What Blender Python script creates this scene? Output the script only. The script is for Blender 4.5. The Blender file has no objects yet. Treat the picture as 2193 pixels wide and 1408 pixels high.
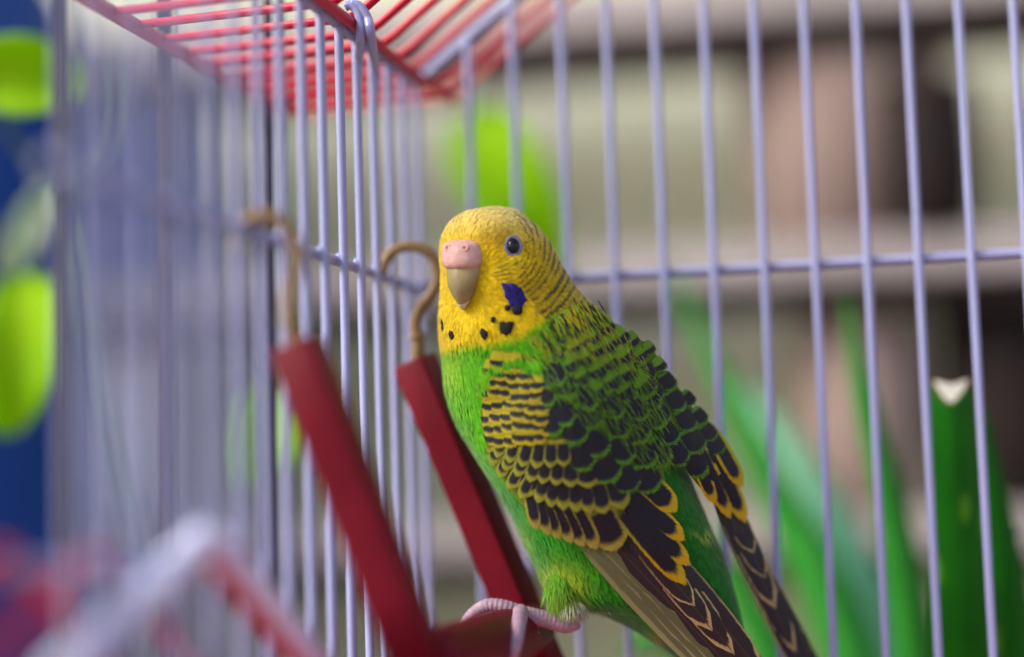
import bpy, bmesh, math, random
import numpy as np
from mathutils import Vector, Matrix
from mathutils.bvhtree import BVHTree

random.seed(7); rng = np.random.default_rng(7)
C = bpy.context.scene.collection
sc = bpy.context.scene
PI = math.pi

# ------------------------------------------------------------------ camera
# Solved from the photograph's bar spacing (12 mm).  Cage frame in mm: the far
# corner of the cage is the origin, X along the back wall, -Y along the side wall.
MM = 0.001
ZREF = 1.0                              # height (m) of the cage's middle cross wire
W0, H0, FPX = 2193.0, 1408.0, 3516.34
YAW, PITCH, ROLL = -0.22447, 0.08038, -0.03018
CAM = np.array([113.23, -394.82, -44.67])
_f = np.array([math.sin(YAW)*math.cos(PITCH), math.cos(YAW)*math.cos(PITCH), math.sin(PITCH)])
_r = np.array([math.cos(YAW), -math.sin(YAW), 0.0]); _u = np.cross(_r, _f)
RT = _r*math.cos(ROLL)+_u*math.sin(ROLL); UP = -_r*math.sin(ROLL)+_u*math.cos(ROLL); FW = _f

def wm(p):                              # cage mm -> world metres
    p = np.asarray(p, float)
    q = p*MM
    q = q + np.array([0, 0, ZREF])
    return q
def unp(x, y, Z):                       # pixel + depth (mm) -> cage mm
    return CAM + Z*(FW + RT*((x-W0/2)/FPX) + UP*((H0/2-y)/FPX))
def unpv(x, y, Z):
    x = np.asarray(x, float)[..., None]; y = np.asarray(y, float)[..., None]; Z = np.asarray(Z, float)[..., None]
    return CAM + Z*(FW + RT*((x-W0/2)/FPX) + UP*((H0/2-y)/FPX))
def on_y(x, y, Y):                      # pixel ray met by the vertical plane Y = const
    d = FW + RT*((x-W0/2)/FPX) + UP*((H0/2-y)/FPX)
    return CAM + d*((Y-CAM[1])/d[1])

cd = bpy.data.cameras.new('camera'); cam = bpy.data.objects.new('camera', cd); C.objects.link(cam)
cd.sensor_width = 36.0; cd.lens = 36.0*FPX/W0
cd.clip_start = 0.01; cd.clip_end = 200
c = wm(CAM)
cam.matrix_world = Matrix(((RT[0], UP[0], -FW[0], c[0]), (RT[1], UP[1], -FW[1], c[1]), (RT[2], UP[2], -FW[2], c[2]), (0, 0, 0, 1)))
cd.dof.use_dof = True; cd.dof.focus_distance = 0.358
cd.dof.aperture_fstop = cd.lens/25.0; cd.dof.aperture_blades = 0
sc.camera = cam

# ------------------------------------------------------------------ light
SUN_EL, SUN_AZ = math.radians(38), math.radians(-125)     # azimuth from +Y towards +X
wd = bpy.data.worlds.new('World'); sc.world = wd; wd.use_nodes = True
nt = wd.node_tree
sky = nt.nodes.new('ShaderNodeTexSky'); sky.sky_type = 'NISHITA'; sky.sun_disc = False
sky.sun_elevation = SUN_EL; sky.sun_rotation = SUN_AZ
sky.air_density = 1.0; sky.dust_density = 3.0
nt.links.new(sky.outputs[0], nt.nodes['Background'].inputs[0]); nt.nodes['Background'].inputs[1].default_value = 0.12
sl = bpy.data.lights.new('sun', 'SUN'); sl.energy = 1.5; sl.angle = math.radians(25); sl.color = (1.0, 0.96, 0.9)
so = bpy.data.objects.new('sun', sl); C.objects.link(so)
sd = Vector((math.sin(SUN_AZ)*math.cos(SUN_EL), math.cos(SUN_AZ)*math.cos(SUN_EL), math.sin(SUN_EL)))
so.rotation_euler = sd.to_track_quat('Z', 'Y').to_euler(); so.location = (0, 0, 4)
sc.view_settings.view_transform = 'Standard'; sc.view_settings.look = 'None'
sc.view_settings.exposure = 1.4; sc.view_settings.gamma = 1
sc.cycles.use_denoising = True
sc.cycles.max_bounces = 6; sc.cycles.transparent_max_bounces = 12
sc.cycles.sample_clamp_indirect = 4.0

# ------------------------------------------------------------------ helpers
def link_obj(name, me, parent=None):
    o = bpy.data.objects.new(name, me); C.objects.link(o)
    if parent is not None: o.parent = parent
    return o
def tag(o, label=None, cat=None, group=None, kind=None):
    if label: o['label'] = label
    if cat: o['category'] = cat
    if group: o['group'] = group
    if kind: o['kind'] = kind
    return o
def empty(name, label, cat, group=None):
    o = bpy.data.objects.new(name, None); C.objects.link(o); o.empty_display_size = 0.01
    return tag(o, label, cat, group)
def mesh_from(name, V, F, mat, parent=None, smooth=True, mm=True, uv=None, col=None):
    V = np.asarray(V, float)
    if mm: V = V*MM + np.array([0, 0, ZREF])
    me = bpy.data.meshes.new(name); me.from_pydata(V.tolist(), [], F)
    if uv is not None:
        l = me.uv_layers.new(name='UVMap')
        idx = np.zeros(len(me.loops), dtype=np.int32); me.loops.foreach_get('vertex_index', idx)
        l.data.foreach_set('uv', np.asarray(uv, float)[idx].ravel())
    if col is not None:
        a = me.color_attributes.new(name='pigment', type='FLOAT_COLOR', domain='POINT')
        cc = np.ones((len(V), 4)); cc[:, :3] = col; a.data.foreach_set('color', cc.ravel())
    if smooth: me.polygons.foreach_set('use_smooth', [True]*len(me.polygons))
    if mat: me.materials.append(mat)
    me.update()
    return link_obj(name, me, parent)

def sweep(P, R, seg=12, cap=True, up=None, prof=None):
    """tube through points P (n,3) with radii R; returns verts, faces"""
    P = np.asarray(P, float); n = len(P)
    R = np.full(n, R) if np.isscalar(R) else np.asarray(R, float)
    T = np.gradient(P, axis=0); T /= np.linalg.norm(T, axis=1)[:, None]
    a = np.array([0, 0, 1.0]) if abs(T[0][2]) < .9 else np.array([1.0, 0, 0])
    N = np.cross(T[0], a); N /= np.linalg.norm(N)
    V = []; F = []
    for i in range(n):
        N = N-T[i]*np.dot(N, T[i]); N /= np.linalg.norm(N); B = np.cross(T[i], N)
        for k in range(seg):
            t = 2*PI*k/seg; V.append(P[i]+R[i]*(N*math.cos(t)+B*math.sin(t)))
    for i in range(n-1):
        for k in range(seg):
            F.append((i*seg+k, i*seg+(k+1) % seg, (i+1)*seg+(k+1) % seg, (i+1)*seg+k))
    if cap:
        F.append(tuple(range(seg))[::-1]); F.append(tuple((n-1)*seg+k for k in range(seg)))
    return V, F
def smooth_path(P, m=8):
    P = np.asarray(P, float); n = len(P); out = []
    for i in range(n-1):
        p0 = P[max(i-1, 0)]; p1 = P[i]; p2 = P[i+1]; p3 = P[min(i+2, n-1)]
        for j in range(m):
            t = j/m
            out.append(.5*((2*p1)+(-p0+p2)*t+(2*p0-5*p1+4*p2-p3)*t*t+(-p0+3*p1-3*p2+p3)*t**3))
    out.append(P[-1]); return np.array(out)
def box_vf(x0, x1, y0, y1, z0, z1):
    V = [(x, y, z) for x in (x0, x1) for y in (y0, y1) for z in (z0, z1)]
    F = [(0, 1, 3, 2), (4, 6, 7, 5), (0, 4, 5, 1), (2, 3, 7, 6), (0, 2, 6, 4), (1, 5, 7, 3)]
    return V, F
def bev_box(name, x0, x1, y0, y1, z0, z1, mat, parent=None, b=2.0):
    V, F = box_vf(x0, x1, y0, y1, z0, z1)
    bm = bmesh.new(); vs = [bm.verts.new(v) for v in V]
    for f in F: bm.faces.new([vs[i] for i in f])
    bmesh.ops.recalc_face_normals(bm, faces=bm.faces)
    bmesh.ops.bevel(bm, geom=bm.edges[:], offset=b, segments=2, affect='EDGES')
    V = [tuple(v.co) for v in bm.verts]; bm.verts.index_update()
    F = [tuple(v.index for v in f.verts) for f in bm.faces]; bm.free()
    return mesh_from(name, V, F, mat, parent, smooth=False)
def lathe(prof, cx, cy, seg=32):
    V = []; F = []
    for (r, z) in prof:
        for k in range(seg):
            a = 2*PI*k/seg; V.append((cx+r*math.cos(a), cy+r*math.sin(a), z))
    for i in range(len(prof)-1):
        for k in range(seg):
            F.append((i*seg+k, i*seg+(k+1) % seg, (i+1)*seg+(k+1) % seg, (i+1)*seg+k))
    return V, F

# ------------------------------------------------------------------ materials
def nodes(name):
    m = bpy.data.materials.new(name); m.use_nodes = True
    t = m.node_tree; return m, t, t.nodes['Principled BSDF']
def noise_mat(name, c1, c2, scale=30, rough=.5, spec=.4, bump=0, bscale=200, detail=4, coat=0, trans=None):
    m, t, b = nodes(name); L = t.links
    tc = t.nodes.new('ShaderNodeTexCoord'); n = t.nodes.new('ShaderNodeTexNoise')
    n.inputs['Scale'].default_value = scale; n.inputs['Detail'].default_value = detail
    L.new(tc.outputs['Object'], n.inputs['Vector'])
    r = t.nodes.new('ShaderNodeValToRGB'); r.color_ramp.elements[0].position = .35; r.color_ramp.elements[1].position = .68
    r.color_ramp.elements[0].color = (*c1, 1); r.color_ramp.elements[1].color = (*c2, 1)
    L.new(n.outputs[0], r.inputs[0]); L.new(r.outputs[0], b.inputs['Base Color'])
    b.inputs['Roughness'].default_value = rough; b.inputs['Specular IOR Level'].default_value = spec
    b.inputs['Coat Weight'].default_value = coat
    if bump:
        n2 = t.nodes.new('ShaderNodeTexNoise'); n2.inputs['Scale'].default_value = bscale; L.new(tc.outputs['Object'], n2.inputs['Vector'])
        bp = t.nodes.new('ShaderNodeBump'); bp.inputs['Strength'].default_value = bump; bp.inputs['Distance'].default_value = .0004
        L.new(n2.outputs[0], bp.inputs['Height']); L.new(bp.outputs[0], b.inputs['Normal'])
    if trans:
        tr = t.nodes.new('ShaderNodeBsdfTranslucent'); tr.inputs[0].default_value = (*trans, 1)
        mx = t.nodes.new('ShaderNodeMixShader'); mx.inputs[0].default_value = .45
        L.new(b.outputs[0], mx.inputs[1]); L.new(tr.outputs[0], mx.inputs[2])
        L.new(mx.outputs[0], t.nodes['Material Output'].inputs[0])
    return m
M_WIRE = noise_mat('wire_white', (.24, .255, .46), (.28, .295, .50), 60, .32, .5, .25, 900)
M_RED = noise_mat('wire_red', (.40, .002, .022), (.46, .003, .028), 60, .35, .3, .2, 900)
M_POST = noise_mat('red_plastic', (.098, .001, .008), (.12, .002, .010), 90, .48, .12, .3, 700)
M_BRASS = noise_mat('hook_brass', (.17, .10, .04), (.25, .16, .07), 150, .4, .4, .3, 600)
M_WALL = noise_mat('limewash', (.70, .73, .50), (.80, .79, .62), 5, .9, .2, .3, 60)
M_SHELF = noise_mat('shelf_wood', (.27, .235, .23), (.36, .32, .31), 9, .75, .2)
M_POLE = noise_mat('brown_post', (.10, .045, .04), (.16, .075, .06), 20, .7, .2)
M_CANE = noise_mat('dark_cane', (.008, .003, .003), (.016, .006, .006), 20, .9, .05)
M_END = noise_mat('end_wire_white', (.55, .55, .74), (.60, .60, .78), 60, .35, .4)
M_CLAY = noise_mat('clay', (.20, .145, .125), (.27, .20, .175), 12, .85, .2, .3, 100)
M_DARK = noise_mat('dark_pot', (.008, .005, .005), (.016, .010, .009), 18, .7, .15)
M_BLUE = noise_mat('blue_plastic', (.018, .065, .26), (.026, .085, .34), 8, .6, .08)
M_PALE = noise_mat('pale_pot', (.66, .64, .66), (.74, .72, .74), 8, .6, .3)
M_LIME = noise_mat('lime_leaf', (.20, .46, .001), (.32, .54, .002), 40, .6, .12, .2, 300, trans=(.40, .70, .004))
M_PLEAF = noise_mat('pale_leaf', (.42, .50, .38), (.52, .58, .46), 40, .4, .4, trans=(.5, .6, .4))
M_STEM = noise_mat('vine_stem', (.06, .13, .10), (.10, .19, .12), 40, .6, .3)
M_GROUND = noise_mat('paving', (.22, .20, .18), (.32, .30, .27), 3, .9, .2, .3, 40)
M_TABLE = noise_mat('table_wood', (.20, .13, .08), (.30, .20, .12), 10, .6, .3)
M_TRAY = noise_mat('tray_plastic', (.50, .015, .04), (.55, .02, .05), 20, .4, .4)

# ------------------------------------------------------------------ setting
FLOOR = -ZREF*1000
mesh_from('ground', *box_vf(-30000, 30000, -30000, 30000, FLOOR-50, FLOOR), M_GROUND, smooth=False)
tag(bpy.data.objects['ground'], kind='structure')
YW = 520.0
o = bev_box('garden_wall', -2600, 2600, YW, YW+150, FLOOR, 1300, M_WALL, b=5)
tag(o, 'cream limewashed wall behind the plant shelves', 'wall')

YS = 330.0
rack = empty('plant_shelf', 'pinkish wooden plant shelf with dark strips added as shade under its boards in front of the cream wall', 'shelf')
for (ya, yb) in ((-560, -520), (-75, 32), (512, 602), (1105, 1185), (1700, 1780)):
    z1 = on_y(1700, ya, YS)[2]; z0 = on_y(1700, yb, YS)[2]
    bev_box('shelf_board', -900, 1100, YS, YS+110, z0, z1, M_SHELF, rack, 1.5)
    bev_box('shade_strip', -890, 1090, YS+6, YS+26, z0-13, z0-.5, M_DARK, rack, 1)  # dark strip added below each board in place of its shadow
zt = on_y(1700, -560, YS)[2]
for X in (-902.5, 1102.5):
    for yy in (YS+12, YS+80):
        bev_box('upright', X-14, X+14, yy, yy+28, FLOOR, zt+20, M_POLE, rack, 1)

def pot(name, label, cat, px0, px1, pytop, shelfpx, mat, Y, flare=.78, lip=.08):
    a = on_y(px0, pytop, Y); b = on_y(px1, pytop, Y); base = on_y(1700, shelfpx, YS)[2]+.3
    cx = (a[0]+b[0])/2; R = abs(b[0]-a[0])/2; h = a[2]-base
    t = empty(name, label, cat)
    pr = [(0, 0), (R*flare*.9, 0), (R*flare, .03), (R*(flare+.12), .45), (R*.95, 1-lip-.02)]
    pr = [(r, base+z*h) for r, z in pr]
    V, F = lathe(pr, cx, Y); mesh_from('pot_body', V, F, mat, t)
    pr = [(R*.93, 1-lip-.03), (R, 1-lip), (R*1.0, 1), (R*.92, 1), (R*.88, .85), (0.01, .82)]
    V, F = lathe([(r, base+z*h) for r, z in pr], cx, Y); mesh_from('rim', V, F, mat, t)
    return t
pot('clay_pot', 'wide pinkish clay pot on the shelf above, tucked behind a dark jar', 'pot', 1560, 2045, 95, 512, M_CLAY, YS+62)
pot('dark_jar', 'narrow dark brown jar standing before the wide clay pot', 'jar', 1875, 2090, 190, 512, M_DARK, YS+14, .9, .05)
pot('brown_pot', 'smaller pinkish brown pot on the shelf behind the aloe', 'pot', 1690, 1985, 690, 1105, M_CLAY, YS+50, .85)
pot('black_pot', 'dark pot on the shelf behind the cut aloe leaf', 'pot', 1990, 2330, 655, 1105, M_DARK, YS+55, .9)
pot('white_pot', 'pale white pot seen through the side bars', 'pot', 180, 350, 690, 1105, M_PALE, YS+40, .85)
t = empty('blue_crate', 'blue plastic crate on the shelf beside the vine', 'crate')
a = on_y(150, 80, YS+14); b = on_y(330, 512, YS+14); z0 = on_y(1700, 512, YS)[2]+.4
bev_box('crate_body', a[0], b[0], YS+14, YS+90, z0, a[2]-8, M_BLUE, t, 2)
bev_box('rim', a[0]-2.5, b[0]+2.5, YS+11.5, YS+92.5, a[2]-7.7, a[2], M_BLUE, t, 1.5)
for k in range(5): bev_box('rib', a[0]+4+k*8, a[0]+6+k*8, YS+12.6, YS+13.9, z0+6, a[2]-12, M_BLUE, t, .3)
# blue water drum standing on the ground beyond the side wall
t = empty('water_drum', 'tall blue plastic water drum beyond the vine', 'drum')
e = on_y(100, 700, 300); R = 190
pr = [(0, FLOOR), (R, FLOOR), (R, FLOOR+400), (R+5, FLOOR+415), (R, FLOOR+430), (R, FLOOR+800), (R+5, FLOOR+815), (R, FLOOR+830), (R, FLOOR+1180), (R-14, FLOOR+1205), (0, FLOOR+1205)]
V, F = lathe(pr, e[0]-R, 300, 48); mesh_from('barrel', V, F, M_BLUE, t)
V, F = lathe([(30, FLOOR+1204), (30, FLOOR+1222), (0, FLOOR+1222)], e[0]-R+90, 300, 20); mesh_from('bung', V, F, M_DARK, t)
# table the cage and the pots stand on
TZ = -216.0
t = empty('wooden_table', 'wooden table under the bird cage', 'table')
for k in range(7):
    bev_box('plank', -260, 560, -300+100*k, -300+100*k+97, TZ-25, TZ, M_TABLE, t, 1.5)
for x in (-230, 490):
    for y in (-280, 340): bev_box('leg', x, x+45, y, y+45, FLOOR, TZ-25.3, M_TABLE, t, 2)

# ------------------------------------------------------------------ bird cage
cage = empty('bird_cage', 'white wire bird cage with a red wire house-shaped roof', 'cage')
def cyl_mesh(name, mat, seg=14):
    me = bpy.data.meshes.new(name); V = []; F = []
    for z in (0, 1):
        for k in range(seg):
            a = 2*PI*k/seg; V.append((math.cos(a), math.sin(a), z))
    F = [(k, (k+1) % seg, seg+(k+1) % seg, seg+k) for k in range(seg)]
    F += [tuple(range(seg))[::-1], tuple(range(seg, 2*seg))]
    me.from_pydata(V, [], F); me.materials.append(mat)
    me.polygons.foreach_set('use_smooth', [True]*seg+[False, False]); me.update(); return me
CW, CR = cyl_mesh('white_wire', M_WIRE), cyl_mesh('red_wire', M_RED)
def wire(name, a, b, r, me, parent):
    a = Vector(wm(a)); b = Vector(wm(b)); d = b-a
    o = link_obj(name, me, parent); o.location = a
    o.rotation_euler = d.to_track_quat('Z', 'Y').to_euler(); o.scale = (r*MM, r*MM, d.length); return o
S = 12.0; ZTOP = 51.5; SL = .75; ZB = -196.0; NW = 22; ND = 15; XR = NW*S+3.2
def jit(a): return random.uniform(-a, a)
for i in range(0, ND+1):
    wire('bar', (jit(.12), -i*S+jit(.25), ZB), (jit(.12), -i*S+jit(.35), ZTOP), 1.0, CW, cage)
for i in range(1, NW+1):
    X = 1.6+i*S; zt = ZTOP+SL*min(X, XR-X)
    wire('bar', (X+jit(.3), jit(.1), ZB), (X+jit(.3), jit(.1), zt), 1.0, CW, cage)
for i in range(0, ND+1):
    wire('bar', (XR, -i*S, ZB), (XR, -i*S, ZTOP), 1.0, CW, cage)
for z, r in ((-.35, 1.15), (-95, 1.15), (-190, 1.4)):
    wire('cross_wire', (-2.05, 4, z), (-2.05, -ND*S-4, z), r, CW, cage)
    wire('cross_wire', (XR+2.05, 4, z), (XR+2.05, -ND*S-4, z), r, CW, cage)
for z, r in ((0, 1.15), (-96, 1.15), (-192.6, 1.4)):
    wire('cross_wire', (-3, 2.05, z), (XR+3, 2.05, z), r, CW, cage)
wire('top_wire', (-.5, 3, ZTOP+.6), (-.5, -ND*S-4, ZTOP+.6), 1.5, CW, cage)
wire('top_wire', (XR+.5, 3, ZTOP+.6), (XR+.5, -ND*S-4, ZTOP+.6), 1.5, CW, cage)
wire('gable_wire', (-.5, .6, ZTOP), (XR/2, .6, ZTOP+SL*XR/2), 1.35, CW, cage)
wire('gable_wire', (XR+.5, .6, ZTOP), (XR/2, .6, ZTOP+SL*XR/2), 1.35, CW, cage)
# paint pooled where the bars are welded to the cross wires
bm = bmesh.new(); bmesh.ops.create_uvsphere(bm, u_segments=10, v_segments=6, radius=1)
wme = bpy.data.meshes.new('weld'); bm.to_mesh(wme); bm.free(); wme.materials.append(M_WIRE)
wme.polygons.foreach_set('use_smooth', [True]*len(wme.polygons))
def weld(p):
    o = link_obj('weld', wme, cage); o.location = wm(p); o.scale = (.0013+jit(.0001), .0013+jit(.0001), .0017+jit(.0002))
for i in range(2, 9): weld((-.9, -i*S, -.35))
for i in range(5, 13): weld((1.6+i*S, 1.0, 0))
# roof wires: eave overhang, slope to the ridge, down the other side
xm = XR/2; zv = ZTOP+1.9
P = [(-43, 0, 52.6), (0.5, 0, zv), (2.5, 0, zv+.4), (5, 0, zv+1.9), (xm-2, 0, zv+SL*(xm-4.5)), (xm, 0, zv+SL*(xm-3)), (xm+2, 0, zv+SL*(xm-4.5)),
     (XR-5, 0, zv+1.9), (XR-2.5, 0, zv+.4), (XR-.5, 0, zv), (XR+43, 0, 52.6)]
V, F = sweep(P, 1.0, 12); rme = None
for k in range(-13, 8):
    if rme is None: o = mesh_from('roof_wire', V, F, M_RED, cage); rme = o.data
    else: o = link_obj('roof_wire', rme, cage)
    o.location = (jit(.0002), (-57+S*k)*MM, jit(.0002))
y0, y1 = -57-13*S-2, -57+7*S+2
for X, z, r in ((-43.6, 52.6, 1.7), (2.3, zv-1.5, 1.25), (xm, zv+SL*(xm-3)-2, 1.25), (XR-2.3, zv-1.5, 1.25), (XR+43.6, 52.6, 1.7)):
    wire('roof_edge_wire', (X, y0, z), (X, y1, z), r, CR, cage)
# wire clip bent over the eave
Zc = 366
for ib, pts in ((4, [(765, 118), (772, 85), (772, 50), (765, 24), (750, 11), (738, 16)]), (3, [(797, 120), (795, 80), (787, 40), (770, 14), (752, 8)])):
    yb = -ib*S; Pp = smooth_path([np.array([0, yb, ZTOP-16]), np.array([.1, yb, ZTOP-10]), np.array([.5, yb, ZTOP-5])]+[unp(x, y, Zc-7) for x, y in pts[1:]], 5)
    Rc = np.full(len(Pp), 1.05); Rc[:8] = np.linspace(.8, 1.05, 8)
    mesh_from('clip', *sweep(Pp, Rc, 12), M_WIRE, cage)
bev_box('base_tray', -8, XR+8, -ND*S-8, 8, TZ, ZB+2, M_TRAY, cage, 3)

# peaked rack of bent wires hooked inside the side wall
rk = empty('wire_rack', 'low peaked rack of bent red wires with a white end wire inside the side bars', 'rack')
pk = [(10, 1178, 238), (208, 1182, 250), (424, 1172, 268)]
for i, (x, y, Z) in enumerate(pk):
    A = unp(x, y, Z)
    Rl = unp(x+300, y+350, Z+48); Ll = unp(x-330, y+320, Z-34)
    Pp = np.array([A+(Ll-A)*t for t in (1, .6, .3, .04)]+[A+(Rl-A)*t for t in (.04, .3, .6, 1)])
    mesh_from('rack_wire', *sweep(Pp, 1.35, 12), M_RED, rk)
    if i == 2:
        off = unp(x+16, y-8, Z)-A
        mesh_from('end_wire', *sweep((Pp+off+np.array([0, 1.5, 1.5])), 2.8, 12), M_END, rk)
Pp = [unp(x, y, Z)+np.array([0, 0, -2.9]) for x, y, Z in pk]
wire('ridge_wire', Pp[0]+(Pp[0]-Pp[1])*.4, Pp[2], 1.2, CW, rk)

# ------------------------------------------------------------------ perch hanging from the side wall
sw = empty('hanging_perch', 'red plastic perch of two posts hooked on the side bars with brass hooks', 'perch')
def post(A, B, wd, dp, phi, name='post'):
    A = np.array(A); B = np.array(B); T = (B-A)/np.linalg.norm(B-A)
    u = np.cross(T, FW); u /= np.linalg.norm(u); v = np.cross(u, T)
    u2 = u*math.cos(phi)+v*math.sin(phi); v2 = -u*math.sin(phi)+v*math.cos(phi)
    pr = []; b = .9
    for sx, sy in ((1, 1), (-1, 1), (-1, -1), (1, -1)):
        a0 = math.atan2(sy, sx)-PI/4
        for k in range(4):
            a = a0+PI/2*k/3; pr.append((sx*(wd/2-b)+b*math.cos(a), sy*(dp/2-b)+b*math.sin(a)))
    n = len(pr); V = []; F = []
    st = [0, .004, .01, .25, .5, .75, 1]; sc_ = [.84, .95, 1, 1, 1, 1, 1]
    for t, s in zip(st, sc_):
        c0 = A+(B-A)*t
        for (a, b_) in pr: V.append(c0+u2*a*s+v2*b_*s)
    for i in range(len(st)-1):
        for k in range(n): F.append((i*n+k, i*n+(k+1) % n, (i+1)*n+(k+1) % n, (i+1)*n+k))
    F.append(tuple(range(n))[::-1]); F.append(tuple((len(st)-1)*n+k for k in range(n)))
    o = mesh_from(name, V, F, M_POST, sw)
    # moulding seam proud of one face
    return o, u2, v2, T
ZP2, ZP1 = 385.0, 308.0
A2, B2 = unp(888, 772, ZP2), unp(1172, 1450, ZP2-7)
A1, B1 = unp(634, 735, ZP1), unp(915, 1470, ZP1-7)
post(A2, B2, 8.6, 8.0, math.radians(-28)); post(A1, B1, 8.8, 8.2, math.radians(-14))
T2 = (B2-A2); T1 = (B1-A1)
# perch rod between the posts
ra, rb = unp(896, 1426, ZP1-5), unp(1132, 1352, ZP2-8)
Pp = np.array([ra+(rb-ra)*t for t in np.linspace(0, 1, 9)])
mesh_from('perch_rod', *sweep(Pp, 6.3, 32), M_POST, sw)
h2 = [(893, 790), (895, 750), (894, 722), (889, 695), (897, 665), (917, 638), (935, 608), (938, 578), (927, 550), (903, 533), (872, 528), (842, 538), (825, 558), (820, 585)]
h1 = [(630, 760), (628, 715), (620, 680), (617, 640), (627, 600), (637, 562), (630, 515), (606, 478), (568, 462), (530, 474), (509, 505), (503, 540)]
mesh_from('hook', *sweep(smooth_path([unp(x, y, ZP2-.5) for x, y in h2], 6), 1.3, 14), M_BRASS, sw)
mesh_from('hook', *sweep(smooth_path([unp(x, y, ZP1-2) for x, y in h1], 6), 1.3, 14), M_BRASS, sw)
for (x, y, Z) in ((894, 721, ZP2-.5), (622, 692, ZP1-2)):
    mesh_from('collar', *sweep([unp(x-1, y-5, Z), unp(x-1, y-4, Z), unp(x, y+4, Z), unp(x, y+5, Z)], [1.6, 2.1, 2.1, 1.6], 16), M_BRASS, sw)
Pp = []; Rr = []
for k in range(25):
    Pp.append(unp(895, 726+k*1.9, ZP2-.5)); Rr.append(1.45 if k % 2 else 1.65)
mesh_from('screw_thread', *sweep(Pp, Rr, 14), M_BRASS, sw)

# ------------------------------------------------------------------ plants
def leaf(name, pts, hw, mat, parent, fold=4.0, rows=16, cols=8, tipw=.35, curl=3.0):
    P = smooth_path(pts, 6); n = len(P); V = []; F = []
    d = np.gradient(P, axis=0)
    for i in range(n):
        t = i/(n-1); pr = math.sin(PI*min(1, t**.75*.97+.03))**.62 if t < 1 else 0
        pr = max(pr, .02)
        L = math.hypot(d[i][0], d[i][1]); px, py = -d[i][1]/L, d[i][0]/L
        for k in range(cols+1):
            s = -1+2*k/cols
            x = P[i][0]+px*hw*pr*s; y = P[i][1]+py*hw*pr*s
            V.append(unp(x, y, P[i][2]-fold*abs(s)**1.3+curl*math.sin(3*t+s)))
    for i in range(n-1):
        for k in range(cols):
            a = i*(cols+1)+k; F.append((a, a+1, a+cols+2, a+cols+1))
    o = mesh_from(name, V, F, mat, parent)
    md = o.modifiers.new('thick', 'SOLIDIFY'); md.thickness = .0005
    return o
def stem(pts, r, mat, parent, name='stem'):
    return mesh_from(name, *sweep(smooth_path([unp(*p) for p in pts], 6), r, 8), mat, parent)
v1 = empty('lime_vine', 'lime leaved vine hanging before the blue drum', 'vine')
leaf('leaf', [(-75, 165, 452), (30, 160, 448), (110, 168, 450), (182, 176, 456)], 86, M_LIME, v1)
leaf('leaf', [(52, 590, 482), (55, 700, 476), (30, 830, 474), (5, 935, 480)], 92, M_LIME, v1)
leaf('leaf', [(118, 392, 512), (75, 470, 506), (35, 540, 508), (-5, 590, 514)], 38, M_PLEAF, v1)
stem([(-80, 160, 455), (-60, -40, 470), (-40, -500, 520)], 1.2, M_STEM, v1)
stem([(-60, 100, 458), (30, 300, 490), (110, 395, 511), (60, 470, 500), (52, 592, 483)], 1.2, M_STEM, v1)
stem([(110, 395, 511), (170, 560, 500), (215, 850, 500), (300, 1160, 505), (330, 1420, 515), (360, 2300, 560)], 1.6, M_STEM, v1)
stem([(250, 120, 500), (255, 240, 500), (225, 330, 505), (150, 420, 510), (112, 396, 511)], 1.2, M_STEM, v1)
v2 = empty('broad_leaf_vine', 'bright green broad leaf vine hanging behind the bird head', 'vine')
leaf('leaf', [(1015, 240, 560), (1060, 350, 552), (1130, 470, 550), (1190, 640, 560)], 98, M_LIME, v2, fold=3)
stem([(1016, 242, 560), (1000, 150, 585), (1030, -200, 600), (1040, -620, 640)], 1.2, M_STEM, v2)
v3 = empty('young_vine', 'small vine with one drooping lime leaf outside the side bars', 'vine')
leaf('leaf', [(612, 846, 500), (585, 900, 494), (545, 975, 494), (515, 1045, 500)], 78, M_LIME, v3)
stem([(612, 848, 500), (640, 780, 505), (620, 500, 530), (560, -500, 600)], 1.0, M_STEM, v3)

M_ALOE = noise_mat('aloe_skin', (.003, .085, .001), (.006, .12, .001), 60, .55, .12, .15, 300)
nt_ = M_ALOE.node_tree; bs = nt_.nodes['Principled BSDF']
vo = nt_.nodes.new('ShaderNodeTexVoronoi'); vo.inputs['Scale'].default_value = 130
mp = nt_.nodes.new('ShaderNodeMapping'); mp.inputs['Scale'].default_value = (1, 1, .45)
tc_ = nt_.nodes.new('ShaderNodeTexCoord'); nt_.links.new(tc_.outputs['Object'], mp.inputs[0]); nt_.links.new(mp.outputs[0], vo.inputs['Vector'])
rp = nt_.nodes.new('ShaderNodeValToRGB'); rp.color_ramp.elements[0].position = .12; rp.color_ramp.elements[1].position = .3
rp.color_ramp.elements[0].color = (.7, .7, .7, 1); rp.color_ramp.elements[1].color = (0, 0, 0, 1)
mxn = nt_.nodes.new('ShaderNodeMix'); mxn.data_type = 'RGBA'; nt_.links.new(vo.outputs['Distance'], rp.inputs[0]); nt_.links.new(rp.outputs[0], mxn.inputs[0])
lk = bs.inputs['Base Color'].links[0]; src = lk.from_socket; nt_.links.new(src, mxn.inputs[6]); mxn.inputs[7].default_value = (.10, .30, .012, 1)
nt_.links.new(mxn.outputs[2], bs.inputs['Base Color'])
M_ALOE2 = noise_mat('aloe_pale', (.07, .26, .12), (.12, .33, .18), 30, .45, .4)
M_ALOE3 = noise_mat('aloe_mid', (.010, .16, .010), (.02, .22, .014), 30, .5, .2)
M_PULP = noise_mat('aloe_pulp', (.66, .64, .50), (.80, .78, .66), 300, .5, .4)
M_SCAB = noise_mat('aloe_scab', (.22, .06, .02), (.32, .10, .04), 300, .7, .2)
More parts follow.
